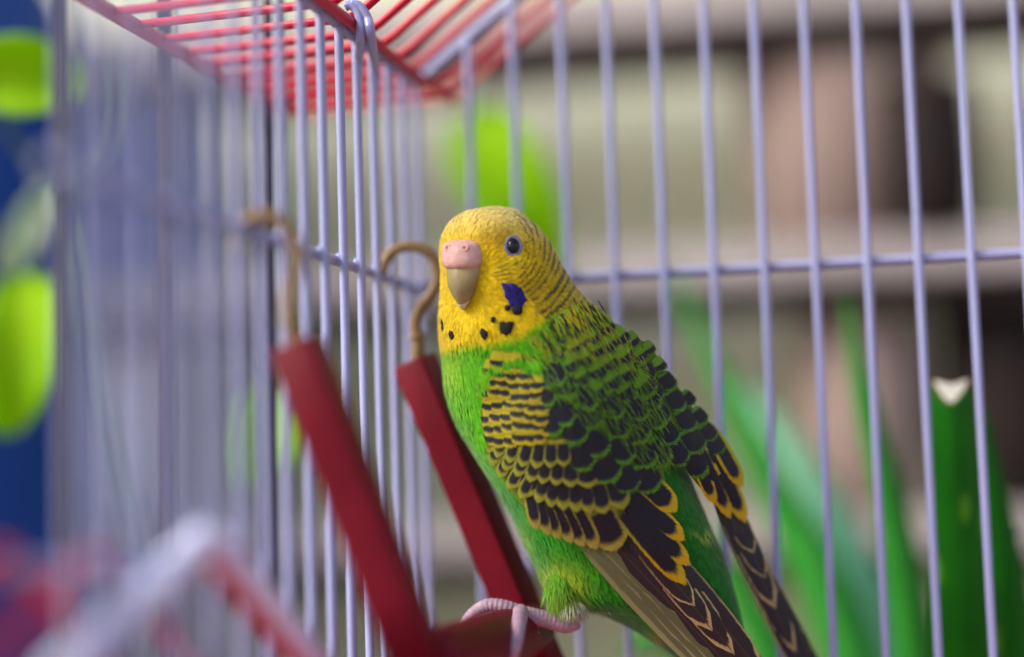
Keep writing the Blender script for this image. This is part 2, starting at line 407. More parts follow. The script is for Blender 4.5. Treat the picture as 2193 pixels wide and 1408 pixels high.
def aloe(pts, hws, th, mat, parent, cut=None, teeth=0, name='leaf'):
    P = smooth_path(pts, 5); n = len(P); hw = np.interp(np.linspace(0, 1, n), np.linspace(0, 1, len(hws)), hws)
    d = np.gradient(P, axis=0); V = []; F = []; m = 10
    prof = [(-1+2*k/m, 1.0*(1-abs(-1+2*k/m)**1.6)) for k in range(m+1)]+[(1-2*k/m, .3*(1-abs(1-2*k/m)**1.6)-.12) for k in range(1, m)]
    N = len(prof)
    for i in range(n):
        L = math.hypot(d[i][0], d[i][1]); px, py = -d[i][1]/L, d[i][0]/L
        thick = th*min(1, hw[i]/max(hws)*1.2)
        for s, w in prof:
            x = P[i][0]+px*hw[i]*s; y = P[i][1]+py*hw[i]*s
            if cut: y = max(y, P[0][1]+cut*max(w, -.05)+.6*i)
            V.append(unp(x, y, P[i][2]-thick*w))
    for i in range(n-1):
        for k in range(N): F.append((i*N+k, i*N+(k+1) % N, (i+1)*N+(k+1) % N, (i+1)*N+k))
    if teeth:
        for q in range(teeth):
            i = int((q+.5)/teeth*(n-2))+1
            for s in (-1, 1):
                L = math.hypot(d[i][0], d[i][1]); px, py = -d[i][1]/L, d[i][0]/L; tx, ty = d[i][0]/L, d[i][1]/L
                b = len(V); x = P[i][0]+px*hw[i]*s*.99; y = P[i][1]+py*hw[i]*s*.99; Z = P[i][2]
                V += [unp(x-tx*9, y-ty*9, Z), unp(x+tx*9, y+ty*9, Z), unp(x, y, Z-1.2), unp(x+px*s*13-tx*5, y+py*s*13-ty*5, Z-.3)]
                F += [(b, b+1, b+3), (b+1, b+2, b+3), (b+2, b, b+3)]
    o = mesh_from(name, V, F, mat, parent)
    if cut:
        r0 = np.array(V[:N]); cen = r0.mean(0); back = -FW*.0
        inner = cen+(r0-cen)*.86-FW*.12-UP*.1; mid = r0-UP*.05
        VV = list(mid)+list(inner); FF = [(k, (k+1) % N, N+(k+1) % N, N+k) for k in range(N)]
        mesh_from('cut_rim', VV, FF, M_SCAB, o, smooth=False)
        mesh_from('cut_face', list(inner)+[cen-FW*.12], [(k, (k+1) % N, N) for k in range(N)], M_PULP, o, smooth=False)
    return o
al = empty('aloe_plant', 'potted aloe with one thick leaf cut off, just outside the back bars', 'aloe plant')
PB = (1990, 2350)
aloe([(2036, 812, 402), (2046, 1000, 402), (2060, 1250, 404), (2070, 1500, 408), (2055, 1900, 420), (PB[0]+25, PB[1], 440)], [43, 52, 70, 86, 92, 80], 6.5, M_ALOE, al, cut=54)
aloe([(2098, 860, 418), (2130, 1050, 419), (2160, 1300, 420), (2165, 1560, 424), (2120, 1950, 432), (PB[0]+55, PB[1], 445)], [4, 24, 48, 66, 76, 70], 6, M_ALOE, al, teeth=9)
aloe([(1812, 640, 470), (1850, 850, 466), (1910, 1100, 462), (1960, 1408, 460), (1985, 1900, 455), (PB[0]-10, PB[1], 452)], [4, 24, 36, 46, 62, 66], 6, M_ALOE3, al)
aloe([(1430, 560, 560), (1540, 800, 545), (1660, 1050, 530), (1790, 1320, 515), (1890, 1700, 495), (PB[0]-50, PB[1], 470)], [4, 22, 40, 62, 72, 66], 7, M_ALOE3, al)
aloe([(1585, 820, 600), (1670, 950, 580), (1770, 1150, 560), (1860, 1400, 540), (1930, 1800, 510), (PB[0]-25, PB[1], 480)], [4, 46, 74, 86, 84, 70], 7, M_ALOE2, al)
aloe([(1510, 1110, 500), (1570, 1240, 495), (1650, 1400, 490), (1780, 1750, 475), (PB[0]-70, PB[1], 465)], [4, 24, 40, 60, 62], 6, M_ALOE3, al)
aloe([(1335, 1405, 478), (1385, 1372, 476), (1470, 1400, 474), (1640, 1700, 470), (PB[0]-90, PB[1], 468)], [4, 26, 44, 56, 60], 6, M_ALOE3, al)
pc = unp(PB[0], PB[1], 452); base = TZ+.3
R = 48
V, F = lathe([(0, base), (R*.72, base), (R, base+70), (R*1.08, base+70), (R*1.08, base+84), (R*.97, base+84), (R*.95, base+72), (0, base+70)], pc[0], max(pc[1], 62), 40)
mesh_from('plant_pot', V, F, M_CLAY, al)

# thin brown canes carrying the vines
for x, Z, r, lb in ((138, 420, 2.0, 'dark cane beside the blue drum'), (356, 400, 2.3, 'brown cane standing alone between the drum and the swing hook'), (577, 440, 2.2, 'dark brown cane behind the front swing hook')):
    a = unp(x, 1400, Z); b = unp(x-3, 0, Z); d = (b-a)/(b[2]-a[2])
    lo = a+d*(TZ-a[2]+.2); hi = b+d*(260-b[2])
    t = empty('garden_cane', lb, 'cane')
    P = []; Rr = []
    n = 40
    for k in range(n+1):
        f = k/n; P.append(lo+(hi-lo)*f); Rr.append(r*(1.12 if k % 9 == 4 else 1))
    mesh_from('cane', *sweep(P, Rr, 12), M_CANE, t)
    for k in (4, 22): mesh_from('tie', *sweep([P[k]+np.array([0, 0, -2]), P[k]+np.array([0, 0, 2])], [r*1.3, r*1.3], 12), M_CANE, t)

# ================================================================== the parakeet
# Modelled in "pixel space": x right, y down, w towards the viewer, 1 unit = 0.103 mm at the bird.
ZB0 = 368.0; PXS = ZB0/FPX
def bp(V):
    V = np.asarray(V, float); return unpv(V[..., 0], V[..., 1], ZB0-V[..., 2]*PXS)
bird = empty('parakeet', 'green and yellow parakeet with black scalloped wings gripping the red perch', 'parakeet')

#            left edge       right edge     half depth, centre depth
SEC = [((1052, 443), (1064, 443), 5, 26), ((1022, 447), (1092, 446), 42, 26), ((978, 464), (1132, 470), 88, 28), ((950, 498), (1168, 506), 114, 30),
       ((941, 540), (1192, 548), 126, 28), ((944, 590), (1216, 590), 130, 24), ((942, 640), (1246, 628), 136, 18), ((939, 700), (1290, 668), 150, 10),
       ((945, 765), (1338, 716), 162, 4), ((953, 835), (1388, 790), 172, 0), ((973, 900), (1424, 868), 176, -2), ((1012, 970), (1452, 955), 174, -6),
       ((1052, 1034), (1484, 1040), 168, -8), ((1094, 1105), (1514, 1112), 158, -10), ((1138, 1200), (1544, 1182), 142, -12), ((1186, 1290), (1566, 1250), 120, -16),
       ((1290, 1318), (1586, 1325), 92, -20), ((1395, 1372), (1594, 1392), 66, -24), ((1478, 1440), (1618, 1462), 44, -28), ((1560, 1530), (1650, 1545), 26, -32), ((1600, 1580), (1660, 1590), 6, -34)]
A = np.array([[l[0], l[1], r[0], r[1], b, cw] for l, r, b, cw in SEC], float)
NT, NA = 170, 96
_tt = np.concatenate([[0], np.cumsum(np.hypot(*(np.diff((A[:, :2]+A[:, 2:4])/2, axis=0).T))+4)]); _tt /= _tt[-1]
def catmull(tk, Y, t):
    m = np.gradient(Y, tk, axis=0); i = np.clip(np.searchsorted(tk, t)-1, 0, len(tk)-2); h = (tk[i+1]-tk[i])[:, None]; u = ((t-tk[i])/(tk[i+1]-tk[i]))[:, None]
    return (2*u**3-3*u**2+1)*Y[i]+(u**3-2*u**2+u)*h*m[i]+(-2*u**3+3*u**2)*Y[i+1]+(u**3-u**2)*h*m[i+1]
tS = np.linspace(0, 1, NT)
SEi = catmull(_tt, A, tS); SEi[:, 4] = np.maximum(SEi[:, 4], 2)
th = np.arange(NA)*2*PI/NA
cx = (SEi[:, 0]+SEi[:, 2])/2; cy = (SEi[:, 1]+SEi[:, 3])/2; ax = (SEi[:, 2]-SEi[:, 0])/2; ay = (SEi[:, 3]-SEi[:, 1])/2
G = np.zeros((NT, NA, 3))
G[:, :, 0] = cx[:, None]+ax[:, None]*np.cos(th); G[:, :, 1] = cy[:, None]+ay[:, None]*np.cos(th)
G[:, :, 2] = SEi[:, 5][:, None]+SEi[:, 4][:, None]*np.sin(th)
# shape the face: brow bulge, flattened cheek, dent over the beak
def gauss(x, y, x0, y0, sx, sy): return np.exp(-((x-x0)/sx)**2-((y-y0)/sy)**2)
near = G[:, :, 2] > SEi[:, 5][:, None]
X_, Y_ = G[:, :, 0], G[:, :, 1]
bump = 9*gauss(X_, Y_, 965, 500, 34, 24)+9*gauss(X_, Y_, 1040, 490, 50, 26)-8*gauss(X_, Y_, 1090, 530, 34, 34)+8*gauss(X_, Y_, 1085, 605, 50, 40)-7*gauss(X_, Y_, 992, 492, 12, 40)+12*gauss(X_, Y_, 1010, 720, 70, 50)
G[:, :, 2] += np.where(near, bump, 0)
farh = G[:, :, 2] < SEi[:, 5][:, None]; G[:, :, 2] = np.where(farh, SEi[:, 5][:, None]+(G[:, :, 2]-SEi[:, 5][:, None])*.82, G[:, :, 2])
def grid_faces(n, m):
    return [(i*m+k, (i+1)*m+k, (i+1)*m+(k+1) % m, i*m+(k+1) % m) for i in range(n-1) for k in range(m)]
BF = grid_faces(NT, NA); BV = G.reshape(-1, 3)
BVH = BVHTree.FromPolygons([Vector((v[0], v[1], v[2])) for v in BV], BF+[tuple(range(NA)), tuple((NT-1)*NA+k for k in range(NA))[::-1]])
def body_w(x, y):
    h = BVH.ray_cast(Vector((x, y, 600)), Vector((0, 0, -1)))
    if h[0] is None: return None
    return h[0][2]

# ---- pigment of the small body feathers
def inpoly(x, y, poly):
    r = np.zeros(x.shape, bool); n = len(poly)
    for i in range(n):
        x1, y1 = poly[i]; x2, y2 = poly[(i+1) % n]
        if y1 == y2: continue
        r ^= ((y1 > y) != (y2 > y)) & (x < (x2-x1)*(y-y1)/(y2-y1)+x1)
    return r
YEL = np.array([.57, .39, .002]); YEL2 = np.array([.60, .45, .12]); GRN = np.array([.075, .33, .002]); GRN2 = np.array([.010, .20, .002]); OLV = np.array([.34, .40, .015])
DRK = np.array([.018, .016, .012]); RUMP = np.array([.003, .13, .004])
BARRED = [(1085, 438), (1112, 474), (1124, 508), (1122, 548), (1098, 560), (1066, 566), (1056, 588), (1072, 606), (1112, 612), (1142, 648), (1146, 672), (1180, 690), (1160, 740), (1280, 790), (1420, 800), (1330, 690), (1250, 590), (1180, 470)]
def lerp(a, b, f): return a+(b-a)*f[..., None]
def sstep(a, b, x): t = np.clip((x-a)/(b-a), 0, 1); return t*t*(3-2*t)
def pigment(x, y, w, jx, jy, rnd):
    xx = x+jx; yy = y+jy
    # yellow mask meets green breast
    edge = np.interp(xx, [930, 960, 1000, 1060, 1120, 1150, 1185, 1240, 1330, 1400], [760, 752, 742, 738, 722, 700, 672, 690, 740, 790])
    f = sstep(-14, 16, yy-edge)
    c = np.broadcast_to(YEL, x.shape+(3,)).copy()
    c = lerp(c, YEL2, sstep(540, 450, yy)*.8)
    c = lerp(c, np.array([.62, .30, .004]), .35*gauss(x, y, 1055, 520, 40, 30))
    # green, yellower near the chest edge and thigh, deeper along the flank
    g = lerp(np.broadcast_to(GRN, x.shape+(3,)).copy(), GRN2, sstep(960, 1120, yy+.3*(xx-1050)))
    g = lerp(g, OLV, .75*gauss(xx, yy, 1195, 1262, 55, 48)+.35*gauss(xx, yy, 965, 800, 25, 60)+.3*gauss(xx, yy, 1120, 1190, 20, 60))
    g = lerp(g, np.array([.60, .42, .01]), .9*gauss(xx, yy, 1425, 1388, 34, 26))
    g = lerp(g, RUMP, sstep(1385, 1430, xx)*sstep(880, 960, yy)*(1-sstep(1345, 1400, yy)*0))
    g = lerp(g, np.array([.35, .42, .02]), .7*gauss(xx, yy, 1510, 1150, 22, 14)*(rnd > .4))
    g = lerp(g, np.array([.17, .27, .010]), sstep(1150, 1230, xx)*(1-sstep(760, 860, yy)))
    c = lerp(c, np.array([.22, .28, .008]), .75*sstep(1185, 1270, xx)*sstep(600, 680, yy))
    c = lerp(c, g, f)
    # fine dark bars on cheek, nape and neck
    inb = inpoly(xx, yy, BARRED)
    d = np.hypot(x-1062, (y-528)*1.0)
    ph = np.interp(d, [35, 80, 140, 220, 330], [0, 5.0, 10.2, 15.2, 20.2])+.10*np.sin(x*.21+y*.11)+.10*rnd
    bar = sstep(.48, .80, np.sin(2*PI*ph)*.5+.5)*inb*sstep(-.35, .35, np.sin(x*.085+1.3*np.sin(y*.05))+.9)
    stre = np.interp(d, [40, 90, 150, 300], [.55, .72, .82, .92])
    c = lerp(c, np.array([.10, .075, .006])*np.ones(3), .30*inb*sstep(60, 160, d))
    c = lerp(c, DRK, bar*stre)
    return c*(.86+.28*rnd[..., None])
gx, gy, gw = BV[:, 0], BV[:, 1], BV[:, 2]
bcol = pigment(gx, gy, gw, 0*gx, 0*gy, np.full(len(gx), .3))

def pigment_mat(name, rough=.75, trans=True):
    m, t, b = nodes(name); a = t.nodes.new('ShaderNodeVertexColor'); a.layer_name = 'pigment'
    tc = t.nodes.new('ShaderNodeTexCoord'); n = t.nodes.new('ShaderNodeTexNoise'); n.inputs['Scale'].default_value = 900; n.inputs['Detail'].default_value = 3
    t.links.new(tc.outputs['Object'], n.inputs['Vector'])
    mr = t.nodes.new('ShaderNodeMapRange'); mr.inputs[1].default_value = .3; mr.inputs[2].default_value = .7; mr.inputs[3].default_value = .8; mr.inputs[4].default_value = 1.15
    t.links.new(n.outputs[0], mr.inputs[0])
    mx = t.nodes.new('ShaderNodeMix'); mx.data_type = 'RGBA'; mx.blend_type = 'MULTIPLY'; mx.inputs[0].default_value = 1
    t.links.new(a.outputs[0], mx.inputs[6]); t.links.new(mr.outputs[0], mx.inputs[7]); t.links.new(mx.outputs[2], b.inputs['Base Color'])
    b.inputs['Roughness'].default_value = rough; b.inputs['Specular IOR Level'].default_value = .12
    b.inputs['Sheen Weight'].default_value = .15; b.inputs['Sheen Roughness'].default_value = .5
    return m
M_PLUM = pigment_mat('plumage')
body = mesh_from('body', bp(BV), BF+[tuple(range(NA)), tuple((NT-1)*NA+k for k in range(NA))[::-1]], M_PLUM, bird, col=bcol)

# ---- small contour feathers all over head, breast, belly and back
FACE = np.array([985., 600., 150.])
def contour(n, ylo, yhi, length, hw, lift, seed, xkeep=None, curve=0):
    r = np.random.default_rng(seed)
    fi = r.uniform(0, NT-1.001, n*3); fk = r.uniform(0, NA, n*3)
    def samp(fi, fk):
        i = np.floor(fi).astype(int); k = np.floor(fk).astype(int) % NA; u = (fi-i)[:, None]; v = (fk-np.floor(fk))[:, None]; k2 = (k+1) % NA; i2 = np.minimum(i+1, NT-1)
        return (G[i, k]*(1-u)+G[i2, k]*u)*(1-v)+(G[i, k2]*(1-u)+G[i2, k2]*u)*v
    p = samp(fi, fk); ok = (p[:, 1] > ylo) & (p[:, 1] < yhi)
    # weight by ring size so that density is even
    ok &= r.uniform(0, 1, len(p)) < np.interp(fi, np.arange(NT), SEi[:, 4])/178+.12
    if xkeep is not None: ok &= xkeep(p)
    fi, fk = fi[ok][:n], fk[ok][:n]; p = samp(fi, fk)
    ti = samp(np.minimum(fi+.6, NT-1), fk)-samp(np.maximum(fi-.6, 0), fk); tk = samp(fi, fk+.5)-samp(fi, fk-.5)
    N = np.cross(tk, ti); N /= np.linalg.norm(N, axis=1)[:, None]+1e-9
    ci = np.stack([np.interp(fi, np.arange(NT), cx), np.interp(fi, np.arange(NT), cy), np.interp(fi, np.arange(NT), SEi[:, 5])], 1)
    N *= np.sign(((p-ci)*N).sum(1))[:, None]
    d = ti/(np.linalg.norm(ti, axis=1)[:, None]+1e-9)
    away = p-FACE; away -= N*(away*N).sum(1)[:, None]; away /= np.linalg.norm(away, axis=1)[:, None]+1e-9
    hb = 1-sstep(640, 760, p[:, 1]); d = d*(1-hb[:, None])+away*hb[:, None]; d /= np.linalg.norm(d, axis=1)[:, None]+1e-9
    ang = r.normal(0, .16, len(p)); s = np.cross(N, d); d = d*np.cos(ang)[:, None]+s*np.sin(ang)[:, None]; s = np.cross(N, d)
    L = length*r.uniform(.75, 1.25, len(p)); H = hw*r.uniform(.8, 1.2, len(p)); LF = lift*r.uniform(.5, 1.3, len(p))
    rnd = r.uniform(0, 1, len(p)); jx = r.normal(0, 2.0, len(p)); jy = r.normal(0, 2.0, len(p))
    rows = [(0, .55), (.4, 1.), (.75, .85), (1., .12)]; cols = (-1, 0, 1)
    V = np.zeros((len(p), len(rows), 3, 3))
    for a, (t, pr) in enumerate(rows):
        for b, q in enumerate(cols):
            V[:, a, b] = p+d*(L*t)[:, None]+s*(H*pr*q)[:, None]+N*(.6+LF*(t**.8)-.12*H*abs(q)-curve*t*t)[:, None]
    m = len(p); VV = V.reshape(-1, 3); rep = np.repeat
    k = 12
    col = pigment(VV[:, 0], VV[:, 1], VV[:, 2], rep(jx, k), rep(jy, k), rep(rnd, k))
    NRM = rep(N+.07*r.normal(0, 1, N.shape), k, axis=0)
    base = np.array([(a*3+b, a*3+b+1, (a+1)*3+b+1, (a+1)*3+b) for a in range(3) for b in range(2)])
    F = (base[None]+(np.arange(m)*12)[:, None, None]).reshape(-1, 4)
    return VV, F, col, NRM
def clear_face(p):
    return (((p[:, 0]-1098)/25)**2+((p[:, 1]-527)/28)**2 > 1) | (p[:, 2] < 20)
parts = [contour(12000, 436, 745, 14, 2.8, .6, 1, clear_face), contour(13000, 720, 1500, 28, 3.4, 1.4, 2), contour(4000, 640, 900, 22, 3.0, 1.2, 3)]
V = np.concatenate([a[0] for a in parts]); col = np.concatenate([a[2] for a in parts]); F = []; off = 0
for a in parts: F.append(a[1]+off); off += len(a[0])
def set_normals(o, N):
    N = np.asarray(N, float); N = N/(np.linalg.norm(N, axis=1)[:, None]+1e-9)
    Wn = N[:, 0:1]*RT-N[:, 1:2]*UP-N[:, 2:3]*FW
    o.data.normals_split_custom_set_from_vertices(Wn.tolist())
o = mesh_from('contour_feathers', bp(V), np.concatenate(F).tolist(), M_PLUM, bird, col=col); o['kind'] = 'stuff'
set_normals(o, np.concatenate([a[3] for a in parts]))

# ---- draped patches (throat spots, cheek patch)
def drape(name, poly, mat, lift=7.0, rings=5, parent=None, nsub=4, jag=0):
    P = np.array(poly, float); Q = []
    n = len(P)
    for i in range(n):
        for k in range(nsub): Q.append(P[i]+(P[(i+1) % n]-P[i])*k/nsub)
    Q = np.array(Q); c0 = Q.mean(0); Q = Q+(rng.normal(0, jag, Q.shape) if jag else 0)
    V = []; F = []; m = len(Q)
    for r in range(rings):
        f = 1-r/rings
        for q in Q:
            x, y = c0+(q-c0)*f; w = body_w(x, y); w = 60 if w is None else w
            V.append((x, y, w+lift*(1-(f**4)*.7)))
    w = body_w(*c0) or 60; V.append((c0[0], c0[1], w+lift))
    for r in range(rings-1):
        for k in range(m): F.append((r*m+k, r*m+(k+1) % m, (r+1)*m+(k+1) % m, (r+1)*m+k))
    for k in range(m): F.append(((rings-1)*m+k, (rings-1)*m+(k+1) % m, len(V)-1))
    return mesh_from(name, bp(V), F, mat, parent or bird)
M_SPOT = noise_mat('black_spot', (.010, .009, .009), (.022, .018, .016), 1500, .7, .15)
M_CHEEK = noise_mat('violet_cheek', (.010, .008, .10), (.020, .014, .17), 1200, .65, .2)
def ell(x, y, a, b, rot=0, n=14, top=0):
    o = []
    for k in range(n):
        t = 2*PI*k/n; u = a*math.cos(t); v = b*math.sin(t)
        if v < 0: v *= (1-top)
        o.append((x+u*math.cos(rot)-v*math.sin(rot), y+u*math.sin(rot)+v*math.cos(rot)))
    return o
drape('throat_spot', [(1069, 692), (1078, 688), (1084, 692), (1092, 688), (1100, 690), (1099, 704), (1093, 714), (1083, 720), (1074, 716), (1069, 706)], M_SPOT, jag=.7)
drape('throat_spot', [(1030, 702), (1038, 706), (1046, 712), (1044, 722), (1037, 730), (1030, 722), (1028, 712)], M_SPOT, jag=.6)
drape('throat_spot', ell(966, 718, 5.5, 11, -.2), M_SPOT, jag=.4)
drape('throat_spot', ell(946.5, 698, 3.6, 15, -.1), M_SPOT, jag=.3)
drape('throat_spot', ell(1108, 664, 12, 12), M_SPOT, jag=.7)
drape('throat_spot', ell(1087, 660, 7, 7), M_SPOT, jag=.6)
drape('throat_spot', ell(1056, 685, 5, 7), M_SPOT, jag=.6)
drape('cheek_patch', [(1074, 605), (1086, 608), (1096, 606), (1108, 611), (1118, 618), (1123, 632), (1129, 641), (1122, 652), (1117, 662), (1108, 668), (1100, 660), (1092, 656), (1088, 645), (1080, 636), (1079, 622)], M_CHEEK, lift=8, jag=1.0)

# ---- eye
def ballmesh(name, c, n, rx, ry, rz, mat, parent, seg=28, rings=16, upv=(0, -1, 0)):
    n = np.array(n, float); n /= np.linalg.norm(n); a = np.cross(np.array(upv, float), n); a /= np.linalg.norm(a); b = np.cross(n, a)
    V = []; F = []
    for i in range(rings+1):
        t = PI*i/rings
        for k in range(seg):
            p = 2*PI*k/seg; V.append(np.array(c)+a*rx*math.sin(t)*math.cos(p)+b*ry*math.sin(t)*math.sin(p)+n*rz*math.cos(t))
    for i in range(rings):
        for k in range(seg): F.append((i*seg+k, i*seg+(k+1) % seg, (i+1)*seg+(k+1) % seg, (i+1)*seg+k))
    return mesh_from(name, bp(V), F, mat, parent)
def torus(name, c, n, rx, ry, r, mat, parent, seg=40, s2=10):
    n = np.array(n, float); n /= np.linalg.norm(n); a = np.cross(np.array((0, -1., 0)), n); a /= np.linalg.norm(a); b = np.cross(n, a); V = []; F = []
    for i in range(seg):
        t = 2*PI*i/seg; dr = a*math.cos(t)+b*math.sin(t)
        for k in range(s2):
            p = 2*PI*k/s2; V.append(np.array(c)+a*rx*math.cos(t)+b*ry*math.sin(t)+dr*r*math.cos(p)+n*r*.8*math.sin(p))
    for i in range(seg):
        for k in range(s2): F.append((i*s2+k, ((i+1) % seg)*s2+k, ((i+1) % seg)*s2+(k+1) % s2, i*s2+(k+1) % s2))
    return mesh_from(name, bp(V), F, mat, parent)
m, t, b = nodes('eye_black'); b.inputs['Base Color'].default_value = (.006, .007, .012, 1); b.inputs['Roughness'].default_value = .04; b.inputs['Specular IOR Level'].default_value = .35; M_EYE = m
M_IRIS = noise_mat('iris', (.05, .055, .08), (.10, .10, .13), 2500, .25, .5)
M_LID = noise_mat('eye_ring', (.14, .14, .20), (.24, .23, .29), 1800, .6, .3, .4, 2500)
ew = body_w(1098, 527); en = np.array([.22, -.04, .97])
ec = np.array([1098, 528, ew-3.0])
eye = ballmesh('eye', ec, en, 14.5, 18.0, 13.5, M_EYE, bird)
torus('iris', ec+en*6.5, en, 13.4, 16.6, 1.3, M_IRIS, eye)
torus('eyelid', ec+en*6, en, 17.0, 20.8, 3.6, M_LID, eye)

# ---- cere and beak (rings across the face direction)
fd = np.array([-.56, 0, .83]); sdv = np.array([.83, 0, .56]); dn = np.array([0, 1., 0])
M_CERE = noise_mat('cere_skin', (.50, .27, .23), (.60, .35, .31), 700, .5, .35, .3, 1800)
M_BEAK = noise_mat('beak_horn', (.20, .155, .06), (.33, .26, .11), 160, .38, .4, .15, 1500)
M_BTIP = noise_mat('beak_tip', (.52, .46, .30), (.60, .52, .36), 400, .4, .4)
M_NOS = noise_mat('nostril', (.30, .05, .06), (.36, .07, .08), 900, .7, .2)
def ringloft(name, rings, mat, parent, seg=28, expo=2.0):
    V = []; F = []
    for (c0, a, b, tilt) in rings:
        f2 = fd*math.cos(tilt)+dn*math.sin(tilt)
        for k in range(seg):
            t = 2*PI*k/seg; co, si = math.cos(t), math.sin(t)
            co = math.copysign(abs(co)**(2/expo), co); si = math.copysign(abs(si)**(2/expo), si)
            V.append(np.array(c0)+sdv*a*co+f2*b*si)
    n = len(rings)
    for i in range(n-1):
        for k in range(seg): F.append((i*seg+k, i*seg+(k+1) % seg, (i+1)*seg+(k+1) % seg, (i+1)*seg+k))
    F += [tuple(range(seg))[::-1], tuple((n-1)*seg+k for k in range(seg))]
    return mesh_from(name, bp(V), F, mat, parent)
bw = body_w(1000, 570); BC = np.array([993., 0, bw-12.])
def at(x, y, f): p = BC.copy(); p[0] = x; p[1] = y; return p+fd*0+np.array([0, 0, f])
def smooth_rings(R, m=5):
    A_ = np.array([[*r[0], r[1], r[2], r[3]] for r in R]); Q = smooth_path(A_, m); return [((q[0], q[1], q[2]), max(q[3], .3), max(q[4], .3), q[5]) for q in Q]
beak = ringloft('beak', smooth_rings([(at(996, 545, -4), 37, 28, 0), (at(995, 570, 2), 41, 36, 0), (at(994, 592, 6), 38, 38, .15), (at(993, 615, 9), 30, 35, .35), (at(995, 636, 10), 19, 25, .55), (at(994, 650, 8), 11, 15, .7), (at(993, 660, 4), 3.5, 5, .8)]), M_BEAK, bird, expo=1.85)
ringloft('beak_tip', smooth_rings([(at(994.3, 642, 10.6), 16.3, 21.6, .6), (at(993.8, 651, 8.6), 10.9, 14.9, .7), (at(993, 661, 4.6), 3.4, 4.9, .8)]), M_BTIP, beak, expo=1.85)
ringloft('lower_beak', smooth_rings([(at(1000, 612, -14), 24, 16, 0), (at(1000, 630, -10), 20, 18, 0), (at(1001, 645, -10), 11, 10, 0), (at(1002, 650, -10), 4, 4, 0)]), M_BEAK, beak)
cere = ringloft('cere', smooth_rings([(at(995, 513, -6), 24, 14, 0), (at(993, 519, -2), 40, 29, 0), (at(991, 531, 2), 46, 39, 0), (at(991.5, 550, 5), 47.5, 42, 0), (at(992, 563, 6), 46, 42, .08), (at(993, 571, 4), 41, 38, .1), (at(994, 573, 0), 36, 31, .1)]), M_CERE, bird, expo=2.05)
deps = bpy.context.evaluated_depsgraph_get
def cere_hit(x, y):
    me = cere.data; cam_ = Vector(wm(CAM)); tgt = Vector(wm(unp(x, y, ZB0))); dr = (tgt-cam_).normalized()
    bv = BVHTree.FromPolygons([v.co for v in me.vertices], [tuple(p.vertices) for p in me.polygons]); h = bv.ray_cast(cam_, dr)
    if h[0] is None: return 40.
    Zd = np.dot(np.array(h[0]-cam_)*1000, FW); return (ZB0-Zd)/PXS
for x, y, sx in ((958, 531, .75), (995, 531, 1.)):
    w = cere_hit(x, y); nn = np.array([-.5 if x < 970 else -.3, -.35, .8])
    torus('nostril_ring', (x, y, w-.5), nn, 6.5*sx, 6.5, 3.0, M_CERE, cere, 24, 8)
    ballmesh('nostril', (x, y, w-.2), nn, 5.6*sx, 4.6, 2.0, M_NOS, cere, 16, 8)

# ---- flight feathers and coverts
def tps(ctrl):
    P = np.array(ctrl, float); n = len(P); xy = P[:, :2]/100
    d = np.linalg.norm(xy[:, None]-xy[None], axis=2); K = np.where(d > 0, d*d*np.log(d+1e-12), 0)+np.eye(n)*.02
    Q = np.c_[np.ones(n), xy]; M = np.block([[K, Q], [Q.T, np.zeros((3, 3))]]); s = np.linalg.solve(M, np.r_[P[:, 2], 0, 0, 0])
    def f(x, y):
        q = np.array([x, y])/100; r = np.linalg.norm(xy-q, axis=1); return float((np.where(r > 0, r*r*np.log(r+1e-12), 0)*s[:n]).sum()+s[n]+s[n+1]*q[0]+s[n+2]*q[1])
    return f
nearw = tps([(1030, 830, 118), (1020, 900, 118), (1060, 1010, 128), (1100, 800, 165), (1100, 950, 168), (1250, 900, 196), (1260, 780, 172), (1330, 720, 130), (1400, 800, 120), (1400, 950, 138), (1200, 1040, 182), (1150, 1115, 150), (1200, 1158, 146),
             (1320, 1080, 176), (1440, 1060, 128), (1475, 1200, 118), (1300, 1225, 136), (1400, 1200, 146), (1500, 1300, 108), (1400, 1330, 104), (1625, 1410, 72), (1480, 1400, 82), (1700, 1560, 40)])
def w_near(x, y):
    b = body_w(x, y); r = nearw(x, y)
    return r if b is None else max(r, b+3)
farw = tps([(1340, 710, 100), (1390, 740, 62), (1400, 850, 96), (1430, 800, 55), (1420, 950, 110), (1470, 850, 30), (1480, 960, 78), (1490, 1040, 66), (1530, 930, 10), (1540, 1010, 34), (1595, 1020, -30), (1603, 1120, -40), (1530, 1090, 20), (1600, 1200, -30), (1650, 1190, -55), (1740, 1408, -80), (1665, 1408, -60), (1760, 1560, -90)])
def w_far(x, y): return farw(x, y)
def w_body(x, y):
    b = body_w(x, y); return b+2 if b is not None else nearw(x, y)

